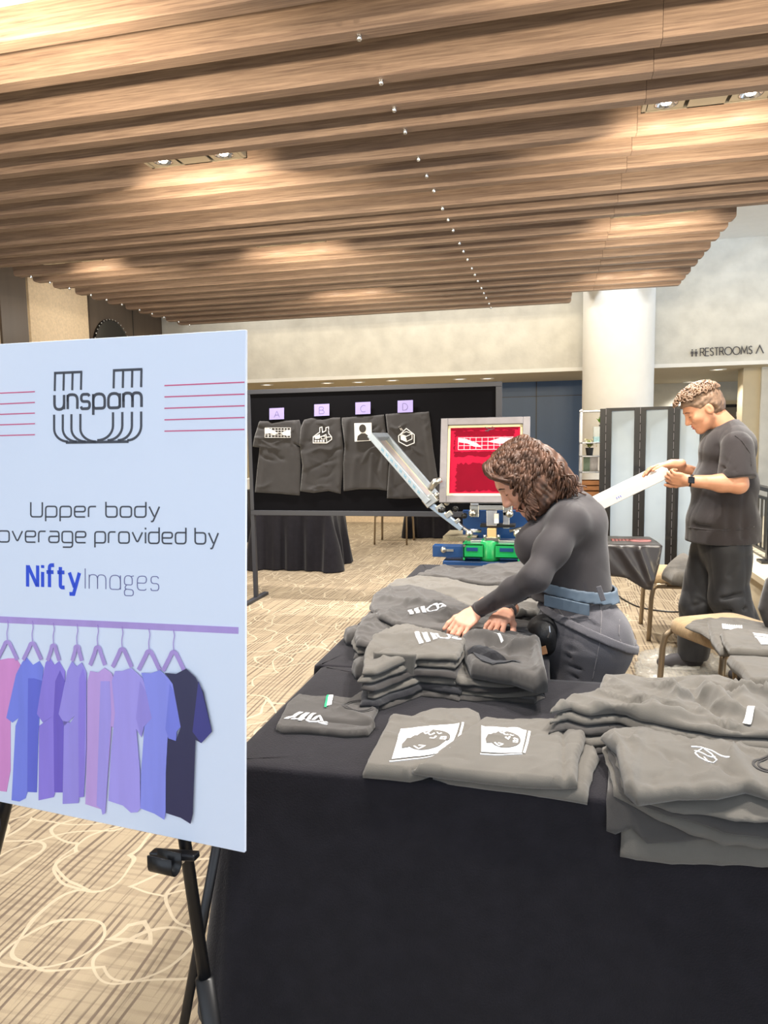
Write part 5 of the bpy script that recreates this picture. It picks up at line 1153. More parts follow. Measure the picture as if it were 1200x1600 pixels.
fo=cloth('t_shirt',[(fl[0][0],0),(fl[1][0],-.004),(fl[1][0]-.02,.05),(fl[1][0]-.035,.09),(fl[0][0]+.085,.088),(fl[0][0]+.05,.05)],(V((0,0,0)),V((1,0,0)),V((0,0,-1)),V((0,-1,0))),.006,M['shirt2'],None,res=.008,wr=.003,seed=98,post=flap2,edge=.006)
tag(fo,'pointed grey shirt flap hanging in front of the shirts being folded','shirt')
# ---- shirts on chairs
def chair_shirt(P,z,T,lab,seed,m='shirt2',wr=.006,rd=(),post=None):
    s=cloth('t_shirt',pxs(P,z+T),FLAT(z),T,M[m],None,res=.009,wr=wr,seed=seed,ridges=rd,edge=.016,post=post,rag=.004,crease=(12,.12,.008,.007)); return tag(s,lab,'shirt')
s=chair_shirt([(1070,975),(1085,966),(1112,963),(1130,968),(1128,985),(1118,990),(1110,995),(1095,985),(1080,980)],.49,.02,'small folded grey shirt at the left end of the nearest chair stack',101)
s=chair_shirt([(1104,968),(1125,962),(1160,964),(1215,975),(1240,990),(1230,1010),(1150,1012),(1125,1012),(1112,995)],.49,.04,'folded grey shirt with a white text print on the nearest chair',102)
g=MB(); 
for k in range(9): dec_poly(g,s,pxs([(1128+k*3.6,974+k*.4),(1130.4+k*3.6,974+k*.4),(1132+k*3.6,983+k*.4),(1129+k*3.6,983+k*.4)],.53),.49,up=.001)
g.build('print',M['print'],s)
s=chair_shirt([(1125,985),(1150,978),(1200,985),(1250,992),(1250,1016),(1200,1016),(1140,1013),(1130,1000)],.53,.03,'upper grey shirt with a white square print, right end of the chair stacks',103)
Q=pxs([(1176,988),(1215,994),(1225,1010),(1190,1008)],.56); g=MB()
for k in range(8):
    a=k/8; dec_poly(g,s,[tuple(V(Q[0]).lerp(V(Q[3]),a)),tuple(V(Q[1]).lerp(V(Q[2]),a)),tuple(V(Q[1]).lerp(V(Q[2]),a+.08)),tuple(V(Q[0]).lerp(V(Q[3]),a+.08))],.53,up=.001)
g.build('print',M['print'],s)
z3=.49
y3=atz(1160,1025,z3+.04).y
s=chair_shirt([(1136,1022),(1150,1014),(1200,1014),(1255,1016),(1255,1060),(1180,1062),(1168,1058),(1160,1045),(1142,1030)],z3,.045,'plain grey folded shirts side by side on the second chair at the right photo edge',104,wr=.008)
# loose shirt on the far chair
P=pxs([(1034,893),(1045,880),(1058,870),(1075,868),(1085,880),(1085,905),(1068,905),(1050,902)],.54)
s=cloth('t_shirt',P,FLAT(.49),.09,M['shirt2'],None,res=.012,wr=.016,seed=110,f1=40,edge=.06); tag(s,'loose crumpled grey shirt on the far chair behind the man','shirt')
# dark shirt hanging at the right photo edge
Yr=3.7
def R5(x,y): p=aty(x,y,Yr); return (p.x,p.z)
P=[R5(*p) for p in ((1208,896),(1196,905),(1190,925),(1184,950),(1190,966),(1196,980),(1204,995),(1240,1000),(1240,890))]
s=cloth('t_shirt',P,(V((0,Yr,0)),V((1,0,0)),V((0,0,1)),V((0,-1,0))),.06,M['shirt3'],None,res=.012,wr=.014,seed=111,f1=40,edge=.04); tag(s,'dark grey shirt hanging at the right photo edge beside the railing','shirt')
# ================================================================== PEOPLE (implicit surfaces, meshed as one skin)
class Field:
    def __init__(s,lo,hi,h):
        s.h=h; s.lo=np.array(lo,float); s.n=np.ceil((np.array(hi)-s.lo)/h).astype(int)+1
        s.ax=[s.lo[i]+h*np.arange(s.n[i]) for i in range(3)]; s.F=np.full(s.n,.12,np.float32)
    def sl(s,lo,hi):
        a=np.clip(np.floor((np.array(lo)-s.lo)/s.h).astype(int),0,s.n); b=np.clip(np.ceil((np.array(hi)-s.lo)/s.h).astype(int)+1,0,s.n)
        if (b<=a).any(): return None
        S=tuple(slice(x,y) for x,y in zip(a,b)); G=np.meshgrid(*[s.ax[i][S[i]] for i in range(3)],indexing='ij'); return S,G
    @staticmethod
    def cone(G,a,b,ra,rb):
        a=np.array(a,float);b=np.array(b,float); d=b-a; L=d@d+1e-12
        X,Y,Z=G[0]-a[0],G[1]-a[1],G[2]-a[2]; t=np.clip((X*d[0]+Y*d[1]+Z*d[2])/L,0,1)
        return np.sqrt((X-t*d[0])**2+(Y-t*d[1])**2+(Z-t*d[2])**2)-(ra+(rb-ra)*t)
    @staticmethod
    def ell(G,c,r,M3):
        X,Y,Z=G[0]-c[0],G[1]-c[1],G[2]-c[2]; q=[(X*m[0]+Y*m[1]+Z*m[2])/k for m,k in zip(M3,r)]
        k0=np.sqrt(q[0]**2+q[1]**2+q[2]**2); k1=np.sqrt((q[0]/r[0])**2+(q[1]/r[1])**2+(q[2]/r[2])**2)+1e-9
        return k0*(k0-1)/k1
    def _put(s,S,d,k,op):
        f=s.F[S]
        if op=='sub': 
            d=-d; hh=np.clip(.5-.5*(d-f)/k,0,1); s.F[S]=d*(1-hh)+f*hh+k*hh*(1-hh); return
        hh=np.clip(.5+.5*(d-f)/k,0,1); s.F[S]=d*(1-hh)+f*hh-k*hh*(1-hh)
    def add(s,prims,k=.03,grow=0.):
        for p in prims:
            kk=k; op='add'
            if p[0][0]=='-': op='sub'
            nm=p[0].lstrip('-'); m=.06+kk
            if nm=='c':
                _,a,b,ra,rb=p[:5]; kk=p[5] if len(p)>5 else k
                ra,rb=ra+grow,rb+grow; r=max(ra,rb)+m; lo=np.minimum(a,b)-r; hi=np.maximum(a,b)+r; q=s.sl(lo,hi)
                if q: s._put(q[0],s.cone(q[1],a,b,ra,rb),kk,op)
            else:
                _,c,r,M3=p[:4]; kk=p[4] if len(p)>4 else k
                r=np.array(r)+grow; R_=max(r)+m; q=s.sl(np.array(c)-R_,np.array(c)+R_)
                if q: s._put(q[0],s.ell(q[1],np.array(c),r,M3),kk,op)
        return s
    def cut(s,p,n,k=.004):  # keep the side n points away from
        G=np.meshgrid(*s.ax,indexing='ij'); n=np.array(V(n).normalized()); d=(G[0]-p[0])*n[0]+(G[1]-p[1])*n[1]+(G[2]-p[2])*n[2]
        s.F=np.maximum(s.F,d.astype(np.float32)); return s
    def ripple(s,fn):
        G=np.meshgrid(*s.ax,indexing='ij'); s.F=s.F+fn(*G).astype(np.float32); return s
    def mesh(s):
        F=s.F; S=F<0; n=F.shape
        C=[S[a:n[0]-1+a,b:n[1]-1+b,c:n[2]-1+c] for a in (0,1) for b in (0,1) for c in (0,1)]
        cnt=sum(c.astype(np.int8) for c in C); act=(cnt>0)&(cnt<8); I=np.argwhere(act)
        if len(I)==0: return np.zeros((0,3)),[]
        idx=np.full(act.shape,-1); idx[act]=np.arange(len(I)); P=np.zeros((len(I),3)); W=np.zeros(len(I))
        off=[(a,b,c) for a in (0,1) for b in (0,1) for c in (0,1)]
        for i,a in enumerate(off):
            for b in off[i+1:]:
                if sum(abs(x-y) for x,y in zip(a,b))!=1: continue
                fa=F[I[:,0]+a[0],I[:,1]+a[1],I[:,2]+a[2]]; fb=F[I[:,0]+b[0],I[:,1]+b[1],I[:,2]+b[2]]
                m=(fa<0)!=(fb<0); t=np.where(m,fa/(fa-fb+1e-12),0)[:,None]
                P+=np.where(m[:,None],np.array(a)+t*(np.array(b)-np.array(a)),0); W+=m
        P=(I+P/W[:,None])*s.h+s.lo
        fs=[]
        for ax in range(3):
            a1,a2=[(1,2),(2,0),(0,1)][ax]
            A=[slice(None)]*3;B=[slice(None)]*3; A[ax]=slice(0,n[ax]-1);B[ax]=slice(1,n[ax])
            m=S[tuple(A)]!=S[tuple(B)]; E=np.argwhere(m); ok=(E[:,a1]>0)&(E[:,a2]>0)&(E[:,a1]<n[a1]-1)&(E[:,a2]<n[a2]-1); E=E[ok]
            q=[]
            for d1,d2 in ((1,1),(0,1),(0,0),(1,0)):
                c=E.copy(); c[:,a1]-=d1; c[:,a2]-=d2; q.append(idx[c[:,0],c[:,1],c[:,2]])
            q=np.stack(q,1); fl=S[E[:,0],E[:,1],E[:,2]]; q[~fl]=q[~fl][:,::-1]; fs+=q.tolist()
        return P,fs
def smooth_pts(P,fs,it=1,lam=.5):
    if not len(fs): return P
    q=np.array(fs); e=np.concatenate([q[:,[0,1]],q[:,[1,2]],q[:,[2,3]],q[:,[3,0]]])
    for _ in range(it):
        S=np.zeros_like(P); c=np.zeros(len(P)); 
        for k in range(3): S[:,k]=np.bincount(e[:,0],P[e[:,1],k],len(P))+np.bincount(e[:,1],P[e[:,0],k],len(P))
        c=np.bincount(e[:,0],minlength=len(P))+np.bincount(e[:,1],minlength=len(P)); P=P+(S/np.maximum(c,1)[:,None]-P)*lam
    return P
def field_obj(name,fields,m,parent,it=1):
    mb=MB()
    for f in fields:
        P,fs=f.mesh(); P=smooth_pts(P,fs,it); mb.add(P.tolist(),fs)
    return mb.build(name,m,parent,smooth=True)
def bounds(prims,m=.05):
    lo=np.full(3,9.);hi=np.full(3,-9.)
    for p in prims:
        if p[0]=='c': r=max(p[3],p[4]); lo=np.minimum(lo,np.minimum(p[1],p[2])-r); hi=np.maximum(hi,np.maximum(p[1],p[2])+r)
        elif p[0]=='e': r=max(p[2]); lo=np.minimum(lo,np.array(p[1])-r); hi=np.maximum(hi,np.array(p[1])+r)
    return lo-m,hi+m
I3=np.eye(3)
def axes(f,up=(0,0,1)):
    f=V(f).normalized(); u=V(up); u=(u-f*u.dot(f)).normalized(); l=u.cross(f); return f,l,u
def M3(*v): return np.array([list(x) for x in v])
def C_(a,b,ra,rb,k=None): 
    t=('c',np.array(a,float),np.array(b,float),ra,rb); return t+((k,) if k else ())
def E_(c,r,M=I3,k=None):
    t=('e',np.array(c,float),r,M); return t+((k,) if k else ())
def head_prims(c,f,l,u,s=1.,fem=False):
    T=lambda a,b,d:np.array(V(c)+f*a*s+l*b*s+u*d*s); M=M3(f,l,u); r=lambda *a:[x*s for x in a]
    P=[E_(T(-.006,0,.025),r(.099,.077,.09),M),E_(T(.03,0,-.03),r(.062,.064,.078),M,.03),E_(T(.03,0,-.072),r(.052,.05,.042),M,.03),
       E_(T(.072,0,-.1),r(.02,.024,.018),M,.02),C_(T(.0,.052,-.055),T(.062,.02,-.102),.016*s,.014*s,.025),C_(T(.0,-.052,-.055),T(.062,-.02,-.102),.016*s,.014*s,.025),
       E_(T(.074,0,.026),r(.02,.05,.014),M,.02),E_(T(.058,.04,-.026),r(.03,.024,.026),M,.02),E_(T(.058,-.04,-.026),r(.03,.024,.026),M,.02)]
    for sg in (1,-1): P.append(('-e',T(.101,sg*.032,.004),r(.017,.019,.013),M,.012))
    P+=[C_(T(.088,0,.012),T(.111,0,-.032),.008*s,.0105*s,.012),C_(T(.096,0,-.036),T(.106,0,-.036),.013*s,.009*s,.008)]
    for sg in (1,-1): P+=[E_(T(.1,sg*.011,-.037),r(.011,.008,.008),M,.006),E_(T(.0785,sg*.032,.002),r(.0135,.0155,.0125),M,.004)]
    P+=[E_(T(.086,0,-.06),r(.014,.022,.0065),M,.006),E_(T(.0845,0,-.0735),r(.014,.019,.0075),M,.006),('-c',T(.102,.02,-.0665),T(.102,-.02,-.0665),.0035*s,.0035*s,.004)]
    for sg in (1,-1):
        P+=[E_(T(-.008,sg*.079,-.012),r(.021,.008,.031),M3(f*.97-l*sg*.25,l*.97+f*sg*.25,u),.008),('-e',T(-.002,sg*.089,-.010),r(.009,.006,.016),M,.006)]
    return P,T
def hand_prims(w,d,n,side,size=.18,curl=(20,30,25),spread=6,thumb=(45,20),thumbdir=1,fcurl=None):
    """w wrist, d direction of the fingers, n direction the palm faces, side=+1: thumb lies on d x n side"""
    d=V(d).normalized(); n=V(n); n=(n-d*n.dot(d)).normalized(); t=d.cross(n)*side; S=size/.18; P=[]
    pal=V(w)+d*.045*S
    P.append(E_(pal+d*.002*S,(.048*S,.037*S,.0145*S),M3(d,t,n),.015)); P.append(C_(V(w)-d*.05*S,V(w)+d*.015*S,.024*S,.023*S,.02))
    P.append(E_(V(w)+d*.032*S+t*.022*S+n*.006*S,(.03*S,.017*S,.015*S),M3(d,t,n),.012))
    L=[(.042,.026,.021),(.046,.029,.022),(.043,.027,.021),(.033,.02,.018)]; off=[.027,.009,-.009,-.0265]; rr=[.0088,.0092,.0088,.0076]
    for i in range(4):
        b=V(w)+d*(.083-.004*abs(i-1.2))*S+t*off[i]*S; a=0; p=b-d*.03*S; P.append(C_(p,b,.0095*S,rr[i]*S*1.12,.008))
        sp=R(spread*(1.5-i)); cu_=fcurl[i] if fcurl else curl
        for j in range(3):
            a+=R(cu_[j]); dd=(d*math.cos(a)+n*math.sin(a)); dd=(dd+t*math.sin(sp)*math.cos(a)).normalized(); q=b+dd*L[i][j]*S
            P.append(C_(b,q,rr[i]*S*(1.05-.1*j),rr[i]*S*(.97-.12*j),.004)); b=q
    b=V(w)+d*.03*S+t*.028*S+n*.006*S; a=R(thumb[0])
    for j,Lj in enumerate((.036,.031,.025)):
        dd=(d*math.cos(a)+t*math.sin(a)*.85+n*.5*math.sin(R(thumb[1])*(j+1))).normalized(); q=b+dd*Lj*S; P.append(C_(b,q,(.0125-.0014*j)*S,(.0112-.0016*j)*S,.006)); b=q; a-=R(14)
    return P
def tubes(name,paths,rad,m,parent,n=6):
    g=MB()
    for p,r in zip(paths,rad): g.tube(p,r,n)
    return g.build(name,m,parent,smooth=True)
M['skin']=mat('warm_skin',(212,156,130),.5,var=.04,scale=20); M['skin2']=mat('tan_skin',(196,142,112),.5,var=.05,scale=20)
for k in ('skin','skin2'):
    b=M[k].node_tree.nodes['Principled BSDF']; b.inputs['Subsurface Weight'].default_value=.12; b.inputs['Subsurface Radius'].default_value=(.012,.005,.003)
M['lip']=mat('rose_lip',(176,92,90),.4); M['lash']=mat('dark_lash',(44,30,26),.7)
M['hairw']=mat('brown_curly_hair',(84,58,44),.45,var=.65,scale=40,spec=.4); M['hairm']=mat('ash_brown_short_hair',(122,98,80),.5,var=.4,scale=40)
M['toptight']=mat('charcoal_stretch_top',(48,43,45),.75,var=.05,scale=10,bump=.08,bscale=500,sheen=.12); M['jean']=mat('faded_grey_denim',(84,82,87),.85,var=.14,scale=9,bump=.25,bscale=420,sheen=.2)
M['belt']=mat('slate_blue_webbing',(84,98,112),.6,var=.06,scale=40); M['bag']=mat('black_nylon',(26,26,28),.55,var=.1,scale=20,bump=.2,bscale=300)
M['tee']=mat('faded_black_heavy_tee',(44,39,41),.92,var=.07,scale=8,bump=.2,bscale=500,sheen=.2); M['pant']=mat('black_trousers',(24,24,28),.7,var=.1,scale=8,sheen=.15)
M['thread']=mat('grey_seam_thread',(128,124,126),.8)
def lashline(T,par,s=1.,brow=True,sides=(1,-1)):
    for sg in sides:
        pts=[T(.092-.012*abs(k/4)**2*.9,sg*(.032+.0035*k),-.0045+.0006*abs(k)) for k in range(-4,5)]
        MB().tube(pts,.0013*s,6).build('eyelashes',M['lash'],par)
        if brow:
            pts=[T(.0965-.0009*(k+3)**2*.45,sg*(.016+.0055*(k+3)),.0235+.0022*(k+3)-.0005*(k+3)**2) for k in range(-3,4)]
            MB().tube(pts,[.0016+.0012*math.sin(PI*(i+.6)/7.2) for i in range(7)],6).build('eyebrow',M['lash'],par)
    g=MB(); g.tube([T(.098-.9*(k*.0042)**2*14,k*.0042,-.0605) for k in range(-4,5)],[.0012+.0026*math.cos(k*PI/10) for k in range(-4,5)],8); g.tube([T(.0965-.9*(k*.004)**2*14,k*.004,-.0725) for k in range(-4,5)],[.0012+.003*math.cos(k*PI/10) for k in range(-4,5)],8)
    g.build('lips',M['lip'],par,smooth=True)
# ------------------------------------------------------------------ the woman sorting shirts
WY=2.46
wp=lambda x,y,dy=0:np.array(aty(x,y,WY+dy))
pel=wp(918,985)
wm=thing('person',(float(pel[0]),WY,0),'woman with brown curly hair bending over shirts, charcoal top and grey jeans','person')
fH=V((-.74,-.16,-.64)); f,l,u=axes(fH); hc=aty(820,744,2.43); HS=.98
hp,TH=head_prims(hc,f,l,u,HS,True)
nk0=V(TH(-.03,0,-.055)); nk1=V(wp(884,800))
neck=[C_(nk0,nk1,.05,.058,.03)]
arms=[]; shL,elL,wrL=wp(888,815,-.14),wp(836,903,-.27),np.array(atz(744,955,.885))
shR,elR,wrR=wp(872,815,.165),wp(838,905,.19),np.array(atz(792,958,.875))
def arm(a,b,c,r): return [C_(a,(a+b)/2,r[0],r[1]),C_((a+b)/2,b,r[1],r[2]),C_(b,b*.65+c*.35,r[2],r[3]),C_(b*.65+c*.35,c,r[3],r[4])]
armL=arm(shL,elL,wrL,(.046,.044,.033,.028,.019)); armR=arm(shR,elR,wrR,(.046,.044,.033,.028,.019))
lean=M3(V((.97,0,.25)),V((0,1,0)),V((-.25,0,.97)))
torso=[E_(wp(893,925),(.125,.135,.12)),E_(wp(889,865),(.12,.135,.15),lean),E_(wp(893,822),(.108,.148,.08),lean),E_(wp(843,852,-.07),(.075,.075,.075),I3,.05),E_(wp(843,852,.07),(.075,.075,.075),I3,.05),
  C_(wp(884,803),shL,.055,.044),C_(wp(884,803),shR,.055,.044),C_(wp(912,806),wp(905,792),.05,.04)]
hips=[E_(wp(901,955),(.108,.145,.1)),E_(wp(914,995),(.13,.165,.12)),E_(wp(946,1004,-.08),(.078,.085,.1),I3,.05),E_(wp(946,1004,.08),(.078,.085,.1),I3,.05),E_(wp(885,1000,0),(.09,.14,.1))]
legs=[]
for sg in (-1,1):
    hpt=wp(913,1010,sg*.085); kn=np.array([pel[0]-.015,WY+sg*.09,.50]); an=np.array([pel[0]+.045,WY+sg*.1,.09])
    legs+=[C_(hpt,hpt*.5+kn*.5,.116,.095),C_(hpt*.5+kn*.5,kn,.095,.066),C_(kn,kn*.6+an*.4+np.array([.012,0,0]),.064,.058),C_(kn*.6+an*.4,an,.056,.042),C_(an+np.array([.03,0,-.05]),an+np.array([-.13,-.0,-.06]),.036,.028)]
handL=hand_prims(wrL,V(atz(703,992,.83))-V(wrL),(-.25,.1,-1),-1,.165,fcurl=[(30,38,22),(26,34,22),(22,32,20),(20,30,20)],spread=5,thumb=(38,26))
handR=hand_prims(wrR,V(atz(768,978,.86))-V(wrR),(-.2,-.5,-.8),1,.165,curl=(22,30,22),spread=7,thumb=(40,22))
F0=Field(*bounds(torso+hips+legs,.04),.012).add(torso+hips+legs,.05,-.03)
f1=Field(*bounds(hp+neck,.03),.0028).add(neck,.03).add(hp,.02)
f2=Field(*bounds(handL,.02),.0026).add(handL,.006); f3=Field(*bounds(handR,.02),.0026).add(handR,.006)
body=field_obj('body',[F0,f1,f2,f3],M['skin'],wm)
lashline(TH,wm,HS)
# top: long sleeved, close fitting
tp=torso+armL+armR
wv=[(np.random.default_rng(5+i).normal(size=3)) for i in range(6)]
def ripn(amp,fr,seed,ani=(1,1,1)):
    r=np.random.default_rng(seed); K=[r.normal(size=3)*fr*np.array(ani) for _ in range(5)]; ph=r.uniform(0,6.28,5)
    def fn(x,y,z):
        o=0
        for k,p in zip(K,ph): o=o+1-2*np.abs(np.sin(k[0]*x+k[1]*y+k[2]*z+p+.8*np.sin(9*z+3*x)))**.7
        return o*amp/5
    return fn
lo,hi=bounds(tp+hips,.03)
ft=Field(lo,hi,.0055).add(torso,.045,.006).add(armL,.035,.005).add(armR,.035,.005).add([E_(wp(902,940),(.105,.14,.09))],.03,.0)
cr_=[]
for a,b in ((wp(905,838,-.15),wp(885,856,-.12)),(wp(770,950,-.2),wp(776,936,-.25))): cr_.append(('-c',a,b,.006,.004,.014))
ft.add(cr_); ft.ripple(ripn(.0016,22,11))
ft.cut(wp(903,926),(.16,0,-1))
# the wrist cut must not touch the rest: rebuild sleeves cleanly
top=field_obj('long_sleeve_top',[ft],M['toptight'],wm)
for wr_,el_ in ((wrL,elL),(wrR,elR)):
    d=V(wr_-el_).normalized(); c=V(wr_)-d*.012; MB().tube([c-d*.012,c-d*.006,c,c+d*.004],[.0262,.0272,.0268,.024],20,cap=True).build('cuff',M['toptight'],wm,smooth=True)
# jeans
jp=hips+legs
lo,hi=bounds(jp,.03); lo[2]=.12
fj=Field(lo,hi,.006).add(hips,.05,.008).add(legs,.04,.008); 
cr_=[]
for a,b in ((wp(868,1022,-.2),wp(905,1030,-.19)),(wp(872,1038,-.2),wp(915,1046,-.19)),(wp(870,1050,-.2),wp(905,1060,-.19)),(wp(880,1012,-.2),wp(900,1016,-.2)),(wp(866,1010,-.2),wp(885,1000,-.2))): cr_.append(('-c',a,b,.007,.004,.012))
fj.add(cr_); fj.ripple(ripn(.003,18,17)); fj.cut(wp(905,917),(-.1,0,1))
jeans=field_obj('jeans',[fj],M['jean'],wm)
# belt bands follow the body's own surface
def band(name,prims,c,n,half,off,th,m,par,k=.05,h=.0045,lim=None):
    lo,hi=bounds(prims,.05); lo=np.maximum(lo,np.array(c)-.32); hi=np.minimum(hi,np.array(c)+.32); n=V(n).normalized()
    pts=[abs(n.z)]; lo[2]=max(lo[2],c[2]-.17); hi[2]=min(hi[2],c[2]+.17)
    fb=Field(lo,hi,h).add(prims,k); G=np.meshgrid(*fb.ax,indexing='ij'); d=np.abs((G[0]-c[0])*n.x+(G[1]-c[1])*n.y+(G[2]-c[2])*n.z)-half
    F=np.maximum(np.abs(fb.F-off)-th,d)
    if lim is not None: F=np.maximum(F,lim(*G))
    fb.F=F.astype(np.float32); return field_obj(name,[fb],m,par,1)
band('belt',torso+hips,wp(900,916),(.16,0,1),.018,.014,.0045,M['belt'],wm)
band('bag_strap',hips+legs,wp(915,975),(.42,.12,1),.013,.0165,.0045,M['jean'],wm)
tl_=[aty(850,938,WY-.165),aty(880,945,WY-.175),aty(905,951,WY-.172),aty(921,954,WY-.165)]
g=MB()
vs=[]
for p in tl_: vs+= [p+V((0,-.004,.019)),p+V((0,-.004,-.017)),p+V((0,.006,-.017)),p+V((0,.006,.019))]
g.add(vs,[(0,1,2,3),(15,14,13,12)]+[(i*4+k,(i+1)*4+k,(i+1)*4+(k+1)%4,i*4+(k+1)%4) for i in range(3) for k in range(4)]); g.build('belt_tail',M['belt'],wm,bevel=.002)
# belt loops, seams, pocket
for x,y,dy in ((938,912,-.15),):
    a,b=aty(x-3,y+4,WY+dy-.022),aty(x+5,y+27,WY+dy-.028); MB().bar(a,b,.016,.006,up=(0,-1,0)).build('belt_loop',M['jean'],wm,bevel=.002)
def onfield(fld,p,d,mx=.4):
    """march from p along d until the field's surface"""
    p=V(p);d=V(d).normalized(); t=0
    for _ in range(400):
        q=np.array(p+d*t); i=np.clip(((q-fld.lo)/fld.h).round().astype(int),0,fld.n-1)
        v=fld.F[tuple(i)]
        if v<.0005: return p+d*t
        t+=max(.001,v*.5)
        if t>mx+2: break
    return None
def seam(fld,pix,name,m,par,r=.0014,y0=1.9):
    pts=[]
    for a,b in zip(pix,pix[1:]):
        for k in range(8):
            x=a[0]+(b[0]-a[0])*k/8; y=a[1]+(b[1]-a[1])*k/8
            dr=ray(x,y); st=CAM+dr*(y0/dr.y); q=onfield(fld,st,dr)
            if q is not None: pts.append(q-dr.normalized()*.0008)
    if len(pts)>3: return MB().tube(pts,r,6).build(name,m,par,smooth=True)
seam(fj,[(935,925),(940,960),(938,1000),(930,1040),(925,1066)],'side_seam',M['thread'],wm)
seam(fj,[(968,968),(967,990),(972,1012),(990,1022)],'pocket_seam',M['thread'],wm); seam(fj,[(868,945),(880,962),(905,968),(930,966)],'pocket_seam',M['thread'],wm)

# waist bag at her front
bagp=[E_(wp(849,985,-.12),(.05,.085,.05),M3(V((.94,0,.34)),V((0,1,0)),V((-.34,0,.94)))),E_(wp(860,1003,-.1),(.045,.075,.04))]
fb=Field(*bounds(bagp,.03),.005).add(bagp,.03).ripple(ripn(.003,30,3)); bagO=field_obj('waist_bag',[fb],M['bag'],wm)
a,b=aty(858,978,WY-.215),aty(856,996,WY-.215); MB().tube([a,a.lerp(b,.5)+V((.004,-.004,0)),b],.003,8).build('zip_pull',M['alu'],bagO); q=aty(850,1016,WY-.2); MB().obox(q,(.008,0,.003),(0,.003,0),(-.003,0,.012)).build('bag_patch',mat('tan_patch',(180,130,90),.7),bagO)
# hair: solid mass plus curls
HT=lambda a,b,d:np.array(TH(a,b,d))
hb=[E_(HT(-.022,0,.04),(.1,.092,.088),M3(f,l,u)),E_(HT(-.06,0,-.02),(.085,.088,.095),M3(f,l,u))]
for x,y,dy,r in ((842,752,-.07,.062),(850,775,-.075,.052),(842,795,-.075,.036),(870,752,-.03,.07),(882,765,0,.055),(895,768,.0,.04),(850,752,.06,.07),(845,785,.08,.05)): hb.append(E_(wp(x,y,dy),(r,r,r)))
fh=Field(*bounds(hb,.03),.005).add(hb,.03,-.017); fh.add([('-e',TH(.085,0,-.04),(.055*HS,.10*HS,.075*HS),M3(f,l,u),.012)]); fh.ripple(ripn(.012,60,23))
hair=field_obj('hair',[fh],M['hairw'],wm)
rn=random.Random(12); paths=[];rad=[]
ctrl_end=[(826,812),(834,808),(842,812),(850,800),(858,796),(866,792),(874,786),(884,780),(894,778),(904,776),(912,773)]
for i in range(520):
    side=rn.choice((-1,-1,-1,1)); q=rn.random()
    # root along the parting, from the front hairline to the crown
    a0=.075-.16*q; root=V(TH(a0,side*.012*-1*-1*(-1 if side<0 else 1)*0,  .128-.5*abs(a0)*abs(a0)*6)); w_=rn.random()
    ex,ey=ctrl_end[min(10,int((q*.75+w_*.3)*10))]; ex+=rn.uniform(-8,6); ey+=rn.uniform(-14,4)
    lat=rn.uniform(.35,1.0); dy=(-.105*lat if side<0 else .11*lat)
    end=V(wp(ex,ey,dy*.75)); kp=rn.uniform(.55,1.0); end=root.lerp(end,kp) if rn.random()<.35 else end
    th_=R(20+68*lat); sg_=1 if side<0 else -1
    mid=V(TH(a0*.75-.018,sg_*.112*math.sin(th_),.036+.102*math.cos(th_))); mid=mid+V((rn.uniform(-.008,.008),0,rn.uniform(-.006,.006)))
    m2=mid.lerp(end,.5)+V((.012*rn.uniform(0,1),(-.012 if side<0 else .012),.006)); n=40; P=[]
    ph=rn.uniform(0,6.28); fq=rn.uniform(3.6,6.2); am=rn.uniform(.007,.013)
    for k in range(n):
        t=k/(n-1); K=[root,mid,m2,end]; 
        b=K[0]*(1-t)**3+K[1]*3*t*(1-t)**2*1.0+K[2]*3*t*t*(1-t)+K[3]*t**3
        e_=am*min(1,t*2.5+.5); tt=(K[3]-K[0]).normalized(); s1=tt.orthogonal().normalized(); s2=tt.cross(s1)
        P.append(b+s1*math.cos(ph+fq*6.28*t)*e_+s2*math.sin(ph+fq*6.28*t)*e_)
    rr_=rn.uniform(.003,.0052); paths.append(P); rad.append([rr_*(1.0-.6*(k/(n-1))**3) for k in range(n)])
# front wave over the forehead and a loose curl by the cheek
for i in range(36):
    sgn=rn.choice((1,1,-1)); a=rn.uniform(-.02,.03); P=[]
    K=[V(TH(.03+a,0.01*sgn,.118)),V(TH(.10+a*.3,sgn*.03,.115+rn.uniform(-.004,.008))),V(TH(.108,sgn*rn.uniform(.05,.085),.06)),V(TH(.04-rn.uniform(0,.03),sgn*.088,.02+rn.uniform(-.02,.02)))]
    ph=rn.uniform(0,6.28)
    for k in range(20):
        t=k/19; b=K[0]*(1-t)**3+K[1]*3*t*(1-t)**2+K[2]*3*t*t*(1-t)+K[3]*t**3; P.append(b+l*math.sin(ph+14*t)*.004+u*math.cos(ph+14*t)*.004)
    paths.append(P); rad.append([rn.uniform(.0035,.006)]*20)
for i in range(26):
    b0=V(TH(.015+rn.uniform(-.01,.012),.083,.02)); b1=V(TH(.035+rn.uniform(-.015,.01),.09,-.06)); b2=V(wp(826+rn.uniform(-4,14),812+rn.uniform(-22,2),-.105)); P=[]; ph=rn.uniform(0,6.28)
    for k in range(24):
        t=k/23; b=b0*(1-t)**2+b1*2*t*(1-t)+b2*t*t; P.append(b+V((math.cos(ph+18*t),math.sin(ph+18*t)*.6,0))*.008)
    paths.append(P); rad.append([.0042]*24)
tubes('curls',paths,rad,M['hairw'],hair)
